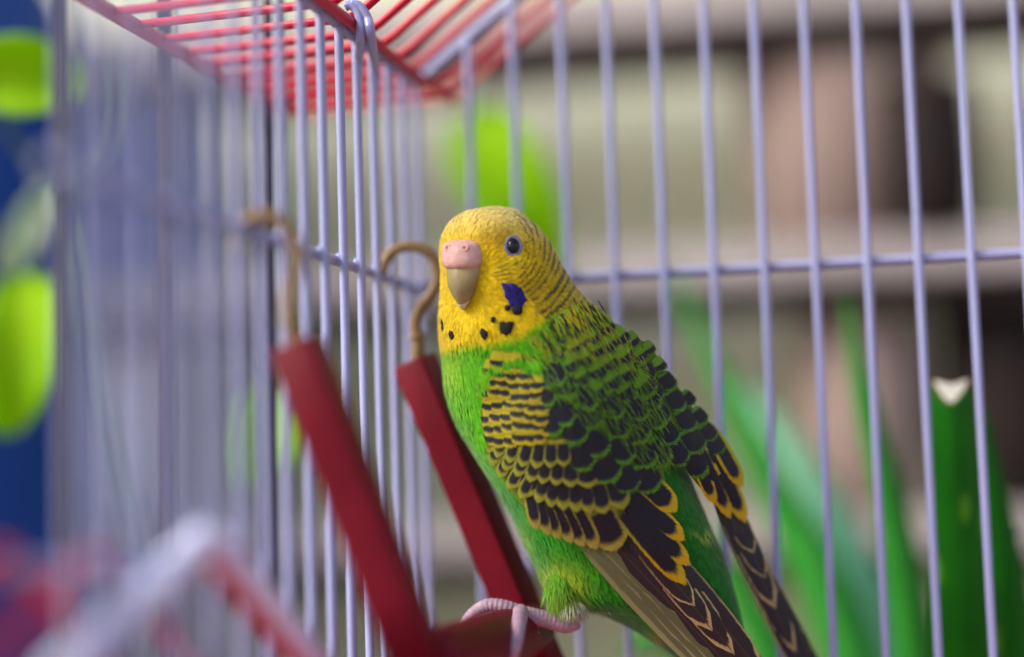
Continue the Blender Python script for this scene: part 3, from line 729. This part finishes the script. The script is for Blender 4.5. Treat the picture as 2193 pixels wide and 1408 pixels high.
def feather_mat(name, dark, edge, base, t0, t1, side, rough=.55, soft=.05, tipfade=None, barb=.35, shaft=None, fray=.3):
    """dark patch between t0 and t1 along the vane, pale margin outside |s|>side"""
    m, t, b = nodes(name); L = t.links; N = t.nodes
    uv = N.new('ShaderNodeUVMap'); sp = N.new('ShaderNodeSeparateXYZ'); L.new(uv.outputs[0], sp.inputs[0])
    def mth(op, a, b_=None, c_=None, clamp=False):
        q = N.new('ShaderNodeMath'); q.operation = op; q.use_clamp = clamp
        for i, v in enumerate((a, b_, c_)):
            if v is None: continue
            if isinstance(v, (int, float)): q.inputs[i].default_value = v
            else: L.new(v, q.inputs[i])
        return q.outputs[0]
    def ss(x, a, b_):
        q = N.new('ShaderNodeMapRange'); q.interpolation_type = 'SMOOTHSTEP'; L.new(x, q.inputs[0]); q.inputs[1].default_value = a; q.inputs[2].default_value = b_; return q.outputs[0]
    s = mth('ABSOLUTE', mth('MULTIPLY_ADD', sp.outputs[0], 2.0, -1.0))
    # barbs: streaks that run out from the shaft and forwards
    bc = mth('SUBTRACT', sp.outputs[1], mth('MULTIPLY', s, .22))
    cmb = N.new('ShaderNodeCombineXYZ'); L.new(mth('MULTIPLY', sp.outputs[0], 2.5), cmb.inputs[0]); L.new(mth('MULTIPLY', bc, 45.0), cmb.inputs[1])
    oi = N.new('ShaderNodeObjectInfo'); L.new(mth('MULTIPLY', oi.outputs['Random'], 50.0), cmb.inputs[2])
    nz = N.new('ShaderNodeTexNoise'); nz.inputs['Scale'].default_value = 1.0; nz.inputs['Detail'].default_value = 2; L.new(cmb.outputs[0], nz.inputs['Vector'])
    nf = mth('SUBTRACT', nz.outputs[0], .5)
    tt = mth('ADD', mth('ADD', sp.outputs[1], mth('MULTIPLY', nf, .10)), mth('MULTIPLY', mth('SUBTRACT', oi.outputs['Random'], .5), .05))
    # the pale margin follows the rounded tip
    r2 = mth('ADD', tt, mth('MULTIPLY', mth('MULTIPLY', s, s), .13))
    dk = mth('MULTIPLY', ss(tt, t0-.06, t0+.04), mth('SUBTRACT', 1.0, ss(r2, t1-soft, t1+soft)))
    dk = mth('MULTIPLY', dk, mth('SUBTRACT', 1.0, ss(mth('ADD', s, mth('MULTIPLY', nf, .25)), side-.10, side+.07)))
    mx1 = N.new('ShaderNodeMix'); mx1.data_type = 'RGBA'; L.new(ss(tt, t0-.1, t1), mx1.inputs[0]); mx1.inputs[6].default_value = (*base, 1); mx1.inputs[7].default_value = (*edge, 1)
    mx2 = N.new('ShaderNodeMix'); mx2.data_type = 'RGBA'; L.new(dk, mx2.inputs[0]); L.new(mx1.outputs[2], mx2.inputs[6]); mx2.inputs[7].default_value = (*dark, 1)
    out = mx2.outputs[2]
    if shaft:
        ms = N.new('ShaderNodeMix'); ms.data_type = 'RGBA'; L.new(mth('SUBTRACT', 1.0, ss(s, .03, .10)), ms.inputs[0]); L.new(out, ms.inputs[6]); ms.inputs[7].default_value = (*shaft, 1); out = ms.outputs[2]
    mv = N.new('ShaderNodeMix'); mv.data_type = 'RGBA'; mv.blend_type = 'MULTIPLY'; mv.inputs[0].default_value = 1; L.new(out, mv.inputs[6])
    L.new(mth('MULTIPLY_ADD', nf, barb*2.2, 1.0), mv.inputs[7]); L.new(mv.outputs[2], b.inputs['Base Color'])
    bmp = N.new('ShaderNodeBump'); bmp.inputs['Strength'].default_value = .25; bmp.inputs['Distance'].default_value = .0001; L.new(nz.outputs[0], bmp.inputs['Height']); L.new(bmp.outputs[0], b.inputs['Normal'])
    b.inputs['Roughness'].default_value = rough; b.inputs['Specular IOR Level'].default_value = .2
    if fray > 0:
        em = mth('MAXIMUM', ss(s, 1-fray, 1.02), ss(mth('ADD', sp.outputs[1], mth('MULTIPLY', mth('MULTIPLY', s, s), .10)), 1-fray*.7, 1.03))
        al = ss(mth('ADD', mth('SUBTRACT', 1.0, em), mth('MULTIPLY', nf, 1.5)), .25, .62)
        L.new(mth('MULTIPLY', al, ss(sp.outputs[1], .0, .15)), b.inputs['Alpha'])
    return m
BLK = (.010, .010, .016)
FM = {
 'less': feather_mat('lesser_covert', BLK, (.34, .28, .008), (.34, .30, .010), .50, .76, 1.3, soft=.08, fray=.4),
 'cov':  feather_mat('covert', BLK, (.20, .21, .02), (.24, .24, .015), .22, .78, .74, soft=.07, fray=.2),
 'grt':  feather_mat('greater_covert', BLK, (.25, .22, .035), (.20, .21, .03), .15, .78, .66, soft=.07, fray=.2),
 'scap': feather_mat('scapular', BLK, (.065, .17, .008), (.05, .16, .010), .22, .80, .84, soft=.06, fray=.42),
 'manty': feather_mat('nape', BLK, (.18, .23, .006), (.18, .23, .006), .56, .80, .95, soft=.08, fray=.5),
 'mant': feather_mat('mantle', BLK, (.085, .19, .006), (.09, .21, .008), .50, .80, .95, soft=.08, fray=.5),
 'tert': feather_mat('tertial', BLK, (.42, .29, .004), (.16, .20, .02), .05, .82, .74, soft=.04, fray=.15),
 'tfar': feather_mat('far_tertial', BLK, (.44, .31, .004), (.36, .30, .006), .12, .82, .66, soft=.04, fray=.15),
 'prim': feather_mat('primary', (.020, .020, .022), (.36, .30, .13), (.025, .025, .025), .0, .955, .90, rough=.42, soft=.014, fray=.05, barb=.12, shaft=(.04, .035, .03)),
 'pale': feather_mat('outer_primary', (.10, .115, .05), (.24, .26, .12), (.17, .19, .08), .1, .97, .42, rough=.5, soft=.02, barb=.10, fray=.08),
 'tail': feather_mat('tail_feather', (.012, .02, .05), (.03, .10, .12), (.01, .12, .05), .1, .97, .8, rough=.45),
}
ROWS = [(0, .5), (.2, .86), (.45, 1.), (.66, 1.), (.80, .90), (.90, .70), (.96, .46), (1.0, .12)]
def feather(parent, b, tip, hw, wf, style, l0=.5, l1=5., camber=.12, bend=0., cols=4, point=False, crv=.13):
    b = np.array(b, float); tip = np.array(tip, float); d = tip-b; L = np.hypot(*d); d /= L; p = np.array([-d[1], d[0]])
    V = []; UV = []; F = []
    rows = ROWS if not point else [(0, .5), (.15, .8), (.4, 1.), (.65, .95), (.82, .74), (.93, .45), (1., .08)]
    for t, pr in rows:
        c0 = b+d*L*t+p*bend*L*(t*t-t)*-1
        for k in range(cols+1):
            s = -1+2*k/cols; q = c0+p*hw*pr*s-d*crv*hw*2*s*s*t
            V.append((q[0], q[1], wf(q[0], q[1])+l0+(l1-l0)*t-camber*hw*s*s)); UV.append((k/cols, t))
    m = cols+1
    for i in range(len(rows)-1):
        for k in range(cols): F.append((i*m+k, i*m+k+1, (i+1)*m+k+1, (i+1)*m+k))
    o = mesh_from('feather', bp(V), F, FM[style], parent, uv=UV)
    Nn = []; e = 6.0
    for (x, y, w) in V:
        gx_ = (wf(x+e, y)-wf(x-e, y))/(2*e); gy_ = (wf(x, y+e)-wf(x, y-e))/(2*e)
        gx_ = max(-2.5, min(2.5, gx_)); gy_ = max(-2.5, min(2.5, gy_)); Nn.append((-gx_, -gy_, 1.0))
    Nn = np.array(Nn); Nn /= np.linalg.norm(Nn, axis=1)[:, None]
    S_ = np.array([u*2-1 for u, _ in UV]); Nn[:, :2] += .22*S_[:, None]*p[None]
    set_normals(o, Nn)
    return o
def unit(a): a = np.array(a, float); return a/np.hypot(*a)

# base plate of the near wing: hides the flank under the feathers
def plate(name, poly, wf, mat, inner, lift, parent):
    P = np.array(poly, float); c0 = np.array(inner, float); Q = []
    for i in range(len(P)):
        for k in range(4): Q.append(P[i]+(P[(i+1) % len(P)]-P[i])*k/4)
    V = []; F = []; m = len(Q); R_ = 8
    for r in range(R_):
        f = 1-r/R_
        for q in Q:
            x, y = c0+(q-c0)*f; V.append((x, y, wf(x, y)+lift*(1-f**6)-(3 if r == 0 else 0)))
    V.append((*c0, wf(*c0)+lift))
    for r in range(R_-1):
        for k in range(m): F.append((r*m+k, r*m+(k+1) % m, (r+1)*m+(k+1) % m, (r+1)*m+k))
    for k in range(m): F.append(((R_-1)*m+k, (R_-1)*m+(k+1) % m, len(V)-1))
    return mesh_from(name, bp(V), F, mat, parent)
M_WB = noise_mat('wing_down', (.10, .15, .012), (.14, .17, .015), 700, .8, .1)
wing = plate('wing', [(1050, 800), (1032, 830), (1022, 890), (1034, 955), (1066, 1014), (1094, 1054), (1148, 1116), (1200, 1152), (1300, 1140), (1380, 1140), (1430, 1080), (1420, 1000), (1380, 940), (1300, 840), (1200, 790), (1110, 785)], w_near, M_WB, (1210, 980), -1, bird)
# primaries of the near wing, lowest layer first
for b, tp, hw, st, l1 in [((1235, 1150), (1545, 1478), 20, 'pale', 1.0), ((1252, 1150), (1580, 1490), 21, 'pale', 2.0), ((1272, 1146), (1612, 1500), 23, 'pale', 3.0), ((1292, 1140), (1640, 1512), 25, 'prim', 4.0),
                         ((1318, 1130), (1668, 1520), 28, 'prim', 5.0), ((1345, 1118), (1672, 1490), 30, 'prim', 6.0), ((1362, 1110), (1640, 1452), 32, 'prim', 7.0), ((1352, 1115), (1574, 1404), 30, 'prim', 8.0), ((1345, 1120), (1527, 1353), 29, 'prim', 9.0), ((1340, 1120), (1489, 1300), 27, 'prim', 10.0)]:
    feather(wing, b, tp, hw, w_near, st, 0, l1, .10, point=(st != 'prim'))
# secondaries / tertials with yellow tips
for b, tp, hw in [((1322, 1085), (1474, 1258), 25), ((1330, 1070), (1482, 1216), 25), ((1336, 1045), (1470, 1162), 25), ((1352, 1000), (1452, 1100), 30)]:
    feather(wing, b, tp, hw, w_near, 'tert', 5, 10)
# greater coverts
for x, y, hw, dx in [(1150, 1140, 17, -.1), (1176, 1152, 17, .0), (1200, 1160, 17, .1), (1226, 1168, 18, .16), (1252, 1176, 19, .2), (1280, 1182, 20, .2), (1322, 1186, 44, .12)]:
    d = unit((dx+.28, 1)); L = 112; feather(wing, (x-d[0]*L, y-d[1]*L), (x, y), hw, w_near, 'grt', 4, 9)
# secondary coverts
for x, y, hw, dx in [(1098, 1050, 15, -.55), (1124, 1070, 16, -.5), (1150, 1082, 17, -.35), (1178, 1092, 17, -.2), (1206, 1098, 18, -.05), (1236, 1102, 19, .05), (1264, 1106, 19, .12), (1296, 1106, 24, .2), (1336, 1096, 27, .3)]:
    d = unit((dx+.05, 1)); L = 92; feather(wing, (x-d[0]*L, y-d[1]*L), (x, y), hw, w_near, 'cov', 6, 11)
# median coverts
for x, y, hw, dx in [(1078, 1012, 15, -.5), (1104, 1024, 16, -.45), (1132, 1036, 17, -.35), (1160, 1040, 17, -.2), (1190, 1044, 18, -.1), (1222, 1048, 22, 0), (1262, 1050, 30, .15), (1050, 1000, 15, -.4), (1066, 1026, 15, -.5), (1086, 1050, 14, -.6), (1044, 974, 15, -.3), (1112, 1072, 14, -.5), (1062, 984, 14, -.35), (1088, 996, 15, -.3), (1116, 1004, 16, -.3), (1146, 1008, 17, -.2), (1178, 1006, 17, -.05), (1208, 1004, 18, .05)]:
    d = unit((dx, 1)); L = 70; feather(wing, (x-d[0]*L, y-d[1]*L), (x, y), hw, w_near, 'cov', 8, 13)
# lesser coverts in wavy rows
LR = [(962, 1040, 1178), (938, 1034, 1182), (914, 1032, 1178), (891, 1031, 1172), (867, 1032, 1166), (844, 1035, 1160), (822, 1042, 1140), (802, 1056, 1112)]
for r, (y, xa, xb) in enumerate(LR):
    n = max(3, int((xb-xa)/21)); 
    for k in range(n):
        x = xa+(xb-xa)*(k+.5*(r % 2)*.8+.1)/n; yy = y+5*math.sin(k*1.1+r*.9)+rng.normal(0, 1.6); d = unit((rng.normal(0, .06)-.08+.1*(x-1100)/70, 1)); L = 54
        feather(wing, (x-d[0]*L, yy-d[1]*L), (x, yy), 20+rng.normal(0, 2), w_near, 'less', 9+r*.5, 13+r*.5, .05, crv=.06)
# scapulars: large black-centred green-edged feathers between wing and back
SC = [(1412, 1062, 40, .42), (1366, 1058, 36, .35), (1446, 1012, 30, .5), (1404, 1008, 33, .45), (1318, 1040, 34, .22), (1352, 1000, 33, .35), (1262, 1020, 36, .1), (1300, 985, 33, .25), (1240, 968, 32, .1), (1392, 955, 30, .45), (1345, 946, 30, .4), (1285, 930, 30, .3), (1225, 916, 30, .15), (1188, 948, 25, 0), (1186, 890, 25, .2), (1180, 845, 24, .3)]
SC += [(1335, 905, 28, .4), (1280, 890, 26, .3), (1232, 872, 25, .2), (1385, 912, 27, .45), (1425, 930, 24, .5), (1205, 838, 22, .2)]
SC.sort(key=lambda q: -q[1])
for x, y, hw, dx in SC:
    hw *= rng.uniform(.92, 1.1); x += rng.normal(0, 4); y += rng.normal(0, 4); dx += .1+rng.normal(0, .07)
    d = unit((dx+.15, 1)); L = 90; feather(wing, (x-d[0]*L, y-d[1]*L), (x, y), hw, w_near, 'scap', 9, 15)
# mantle rows, smaller towards the nape
MP = [(1150, 800), (1160, 752), (1205, 712), (1262, 672), (1322, 700), (1372, 756), (1405, 830), (1425, 900), (1380, 905), (1310, 880), (1240, 850), (1185, 826)]
d0 = unit((.50, .87)); p0 = np.array([d0[1], -d0[0]]); cand = []
for r in range(0, 10):
    hw = 13+2.0*r; u = 16+r*29+r*r*.9
    n = 9
    for k in range(-n, n+1):
        q = np.array([1222, 655])+d0*u+p0*((k+.5*(r % 2))*hw*1.55)+rng.normal(0, 2.5, 2)+d0*(.0022*(k*hw*1.5)**2*-.6)
        if inpoly(np.array([q[0]]), np.array([q[1]]), MP)[0]: cand.append((r, q, hw))
for r, q, hw in sorted(cand, key=lambda c_: -c_[0]):
    d = unit(d0+rng.normal(0, .05, 2)+np.array([(q[0]-1270)*.0012, 0])); L = hw*3.1
    feather(wing, q-d*L, q, hw*rng.uniform(.9, 1.12), w_near, 'manty' if r < 4 and rng.uniform() < 1.0-r*.22 else 'mant', 7-r*.2+2, 12-r*.1, .06)
# loose barbs lying over the mantle, and neck and breast feathers that overlap the wing
def wisps(spec, seed):
    q = np.random.default_rng(seed); V = []; F = []; col = []; Nn = []
    for (x, y, d, L, hw, c0, lift, wf) in spec:
        d = unit(np.array(d)+q.normal(0, .13, 2)); L = L*q.uniform(.6, 1.3); p = np.array([-d[1], d[0]]); b = len(V); f = q.uniform(.75, 1.25)
        w0 = wf(x, y); e = 6.0; n_ = np.array([-(wf(x+e, y)-wf(x-e, y))/(2*e), -(wf(x, y+e)-wf(x, y-e))/(2*e), 1.0]); n_[:2] = np.clip(n_[:2], -2, 2); n_ /= np.linalg.norm(n_)
        for t, pr in ((0, .6), (.4, 1), (.75, .7), (1, .08)):
            x1, y1 = x+d[0]*L*t, y+d[1]*L*t; w1 = wf(x1, y1)+lift+1.5*t
            for e2 in (1, -1): V.append((x1+p[0]*hw*pr*e2, y1+p[1]*hw*pr*e2, w1)); col.append(np.array(c0)*f); Nn.append(n_)
        F += [(b+2*k+2, b+2*k+3, b+2*k+1, b+2*k) for k in range(3)]
    return V, F, col, Nn
sp_ = []
BP = [(1150, 800), (1205, 712), (1262, 672), (1322, 700), (1372, 756), (1420, 880), (1440, 1000), (1390, 1000), (1300, 930), (1200, 870)]
while len(sp_) < 520:
    x = rng.uniform(1150, 1440); y = rng.uniform(672, 1000)
    if not inpoly(np.array([x]), np.array([y]), BP)[0]: continue
    k = sstep(690, 800, np.array([y-.2*(x-1250)]))[0]
    sp_.append((x, y, (.55, .85), 26, .75, np.array([.30, .30, .012])*(1-k)+np.array([.075, .18, .008])*k, 13.5, w_near))
def pol(pts, n):
    P = np.array(pts, float); L = np.r_[0, np.cumsum(np.hypot(*np.diff(P, axis=0).T))]; u = np.sort(rng.uniform(0, L[-1], n)); return np.stack([np.interp(u, L, P[:, 0]), np.interp(u, L, P[:, 1])], 1)
def pigm(x, y): return pigment(np.array([x]), np.array([y]), np.array([0.]), np.array([0.]), np.array([0.]), np.array([.5]))[0]
for q in pol([(1140, 800), (1158, 756), (1200, 712), (1258, 672), (1290, 684)], 330):
    x, y = q+rng.normal(0, 9, 2)-np.array([10, 14]); sp_.append((x, y, (.5, .87), 34, 1.5, (np.array([.20, .26, .008]) if rng.uniform() < .5 else pigm(x, y)) if rng.uniform() < .72 else DRK, 10.5+rng.uniform(0, 3), w_near))
for q in pol([(1036, 960), (1022, 890), (1034, 830), (1054, 796), (1110, 780), (1160, 790)], 420):
    x, y = q+rng.normal(0, 4, 2)-np.array([5, 9]); k = (x-1030)/120
    sp_.append((x, y, (.22, .97), 20, 1.5, pigm(x-14, y-8), 11+rng.uniform(0, 5), w_near))
V, F, cc_, nn_ = wisps(sp_, 11)
o = mesh_from('loose_barbs', bp(V), F, M_PLUM, bird, col=np.array(cc_)); o['kind'] = 'stuff'; set_normals(o, nn_)
# the far wing beyond the back
fwing = plate('wing', [(1345, 716), (1392, 738), (1424, 792), (1462, 842), (1516, 922), (1548, 956), (1582, 1020), (1588, 1090), (1530, 1082), (1490, 1034), (1436, 962), (1400, 880)], w_far, M_WB, (1470, 920), -1, bird)
for b, tp, hw, l1 in [((1530, 1040), (1790, 1520), 22, 1), ((1530, 1040), (1765, 1500), 24, 2), ((1528, 1045), (1735, 1470), 26, 3), ((1530, 1045), (1705, 1400), 26, 4), ((1535, 1050), (1662, 1306), 25, 6), ((1540, 1050), (1640, 1240), 24, 7), ((1545, 1050), (1615, 1186), 22, 8)]:
    feather(fwing, b, tp, hw, w_far, 'prim', 0, l1, .10)
for b, tp, hw in [((1478, 950), (1534, 1086), 17), ((1492, 940), (1566, 1116), 19), ((1510, 930), (1600, 1126), 21), ((1515, 905), (1592, 1048), 19)]:
    feather(fwing, b, tp, hw, w_far, 'tfar', 6, 12)
FC = [(1512, 1032, 28, .6), (1552, 978, 22, .75), (1470, 1006, 28, .6), (1508, 978, 27, .65), (1536, 948, 20, .8), (1452, 960, 25, .6), (1492, 930, 25, .7), (1516, 912, 18, .8), (1432, 915, 24, .6), (1468, 886, 23, .7), (1490, 872, 16, .8), (1418, 868, 22, .6), (1448, 842, 20, .7), (1402, 822, 20, .6), (1428, 800, 16, .75), (1384, 782, 18, .6), (1404, 762, 14, .75), (1368, 748, 16, .6)]
FC.sort(key=lambda q: -q[1])
for x, y, hw, dx in FC:
    d = unit((dx, 1)); L = hw*2.9; feather(fwing, (x-d[0]*L, y-d[1]*L), (x, y), hw, w_far, 'scap' if y > 800 else 'mant', 6, 11)
# tail
tail = mesh_from('tail', *sweep([bp((1560, 1480, -36)), bp((1620, 1560, -40)), bp((1680, 1650, -42))], [2.2, 1.8, .8], 12), M_PLUM, bird, col=np.tile(RUMP, (36, 1)))
for k, (tx, ty, hw) in enumerate([(1880, 2050, 22), (1900, 2040, 22), (1850, 1980, 22), (1915, 1960, 20), (1800, 1900, 20), (1900, 1860, 20)]):
    feather(tail, (1585+4*k, 1500), (tx, ty), hw, lambda x, y: -40.0, 'tail', -k*.8, -2-k, .05, point=True)

# ---- leg and toes
M_SKIN = noise_mat('foot_skin', (.27, .17, .23), (.38, .24, .29), 500, .55, .35, .4, 1500)
M_CLAW = noise_mat('claw', (.40, .16, .11), (.48, .22, .15), 600, .4, .4)
def limb(pts, rad, name, mat, parent, ridge=.06, seg=14):
    P = smooth_path(pts, 10); R_ = np.interp(np.linspace(0, 1, len(P)), np.linspace(0, 1, len(rad)), rad)
    ph = np.cumsum(np.r_[0, np.linalg.norm(np.diff(P, axis=0), axis=1)])
    # resample finely so that the scale rings show
    L = ph[-1]; u = np.linspace(0, L, int(L/2.2)+4); P2 = np.stack([np.interp(u, ph, P[:, i]) for i in range(3)], 1); R2 = np.interp(u, ph, R_)*(1+ridge*np.sin(2*PI*u/9.5))
    R2[0] *= .4; R2[-1] *= .45
    W = bp(P2); return sweep(W, R2*PXS, seg)
FWD = 34.0
_ro = [o for o in sw.children if o.name.startswith('perch_rod')][0].data
_rb = BVHTree.FromPolygons([v.co for v in _ro.vertices], [tuple(p.vertices) for p in _ro.polygons])
def rod_w(x, y, off, dflt):
    c_ = Vector(wm(CAM)); dr = (Vector(wm(unp(x, y, ZB0)))-c_).normalized(); h = _rb.ray_cast(c_, dr)
    if h[0] is None: return dflt
    return (ZB0-np.dot(np.array(h[0]-c_)*1000, FW))/PXS+off
def join(lst):
    V = []; F = []
    for v, f in lst: b = len(V); V += list(v); F += [tuple(i+b for i in q) for q in f]
    return V, F
leg = mesh_from('leg', *join([
    limb([(1240, 1334, FWD-8), (1212, 1338, FWD), (1165, 1326, FWD+8), (1112, 1314, FWD+20)], [12, 19, 18, 18], '', None, None, .02, 18),
    limb([(1118, 1316, FWD+16), (1080, 1300, FWD+22), (1045, 1297, FWD+20), (1018, 1310, FWD+14), (1000, 1330, FWD+6), (990, 1352, FWD)], [18, 15, 14.5, 13, 12, 9], '', None, None, .045),
    limb([(1114, 1312, FWD+20), (1110, 1335, rod_w(1110, 1335, 8, FWD+40)), (1106, 1362, rod_w(1106, 1362, 8, FWD+50)), (1100, 1392, rod_w(1100, 1392, 8, FWD+60)), (1092, 1425, rod_w(1092, 1425, 6, FWD+60))], [18, 16, 15, 14, 10], '', None, None, .045),
    limb([(1114, 1316, FWD+4), (1090, 1312, FWD-20), (1062, 1318, FWD-28), (1036, 1336, FWD-30)], [15, 12, 11, 8], '', None, None, .045),
]), M_SKIN, bird)
mesh_from('claw', *limb([(990, 1348, FWD), (982, 1368, FWD), (984, 1388, FWD+4)], [7, 5, 1.5], '', None, None, 0), M_CLAW, leg)
mesh_from('hind_toe', *join([limb([(1128, 1322, FWD+8), (1138, 1346, FWD+18), (1140, 1362, FWD+26), (1122, 1384, FWD+30), (1098, 1396, FWD+34)], [11, 14, 12, 8, 3], '', None, None, .04)]), M_CLAW, leg)
# downy thigh
def fluff(n, c0, r, d0, length, hw, ca, cb, seed, spread=.3):
    q = np.random.default_rng(seed); V = []; F = []; col = []; Nn = []
    for i in range(n):
        a = q.normal(0, 1, 3); a /= np.linalg.norm(a); p = np.array(c0)+a*np.array(r)*q.uniform(.5, 1); d = np.array(d0)+a*spread+q.normal(0, .14, 3); d /= np.linalg.norm(d)
        s = np.cross(d, (0, 0, 1.)); s /= np.linalg.norm(s)+1e-9; L = length*q.uniform(.6, 1.3); f = q.uniform(.8, 1.15); b = len(V)
        for t, pr in ((0, 1), (.5, .8), (1, .1)):
            for e in (-1, 1): V.append(p+d*L*t+s*hw*pr*e+np.array([0, 0, -6*t*t])); col.append((np.array(ca)*(1-t)+np.array(cb)*t)*f); Nn.append((a[0]*.6-.2, a[1]*.4-.2, .8))
        F += [(b+2, b+3, b+1, b), (b+4, b+5, b+3, b+2)]
    return V, F, col, Nn
FL = [fluff(900, (1203, 1262, 60), (36, 40, 30), (.20, .95, -.1), 36, 1.5, (.05, .21, .004), (.15, .24, .02), 5), fluff(1200, (1224, 1288, 54), (24, 18, 28), (.18, .98, 0), 32, 1.3, (.16, .23, .04), (.40, .41, .30), 6),
      fluff(140, (1300, 1300, 20), (60, 8, 40), (.5, .8, 0), 22, .6, (.2, .3, .05), (.45, .5, .3), 8)]
V = []; F = []; cc_ = []; nn_ = []
for a in FL: b = len(V); V += a[0]; F += [tuple(i+b for i in f) for f in a[1]]; cc_ += a[2]; nn_ += a[3]
o = mesh_from('thigh_down', bp(V), F, M_PLUM, bird, col=np.array(cc_)); o['kind'] = 'stuff'; set_normals(o, nn_)

# ------------------------------------------------------------------ roots moved to the base of their things
bpy.context.view_layer.update()
for r in [o for o in C.objects if o.type == 'EMPTY' and o.parent is None]:
    lo = np.full(3, 1e9); hi = -lo
    for ch in r.children:
        if ch.type != 'MESH': continue
        B = np.array([ch.matrix_world @ Vector(c) for c in ch.bound_box]); lo = np.minimum(lo, B.min(0)); hi = np.maximum(hi, B.max(0))
    base = Vector(((lo[0]+hi[0])/2, (lo[1]+hi[1])/2, lo[2]))
    r.location = base
    for ch in r.children: ch.location = ch.location-base
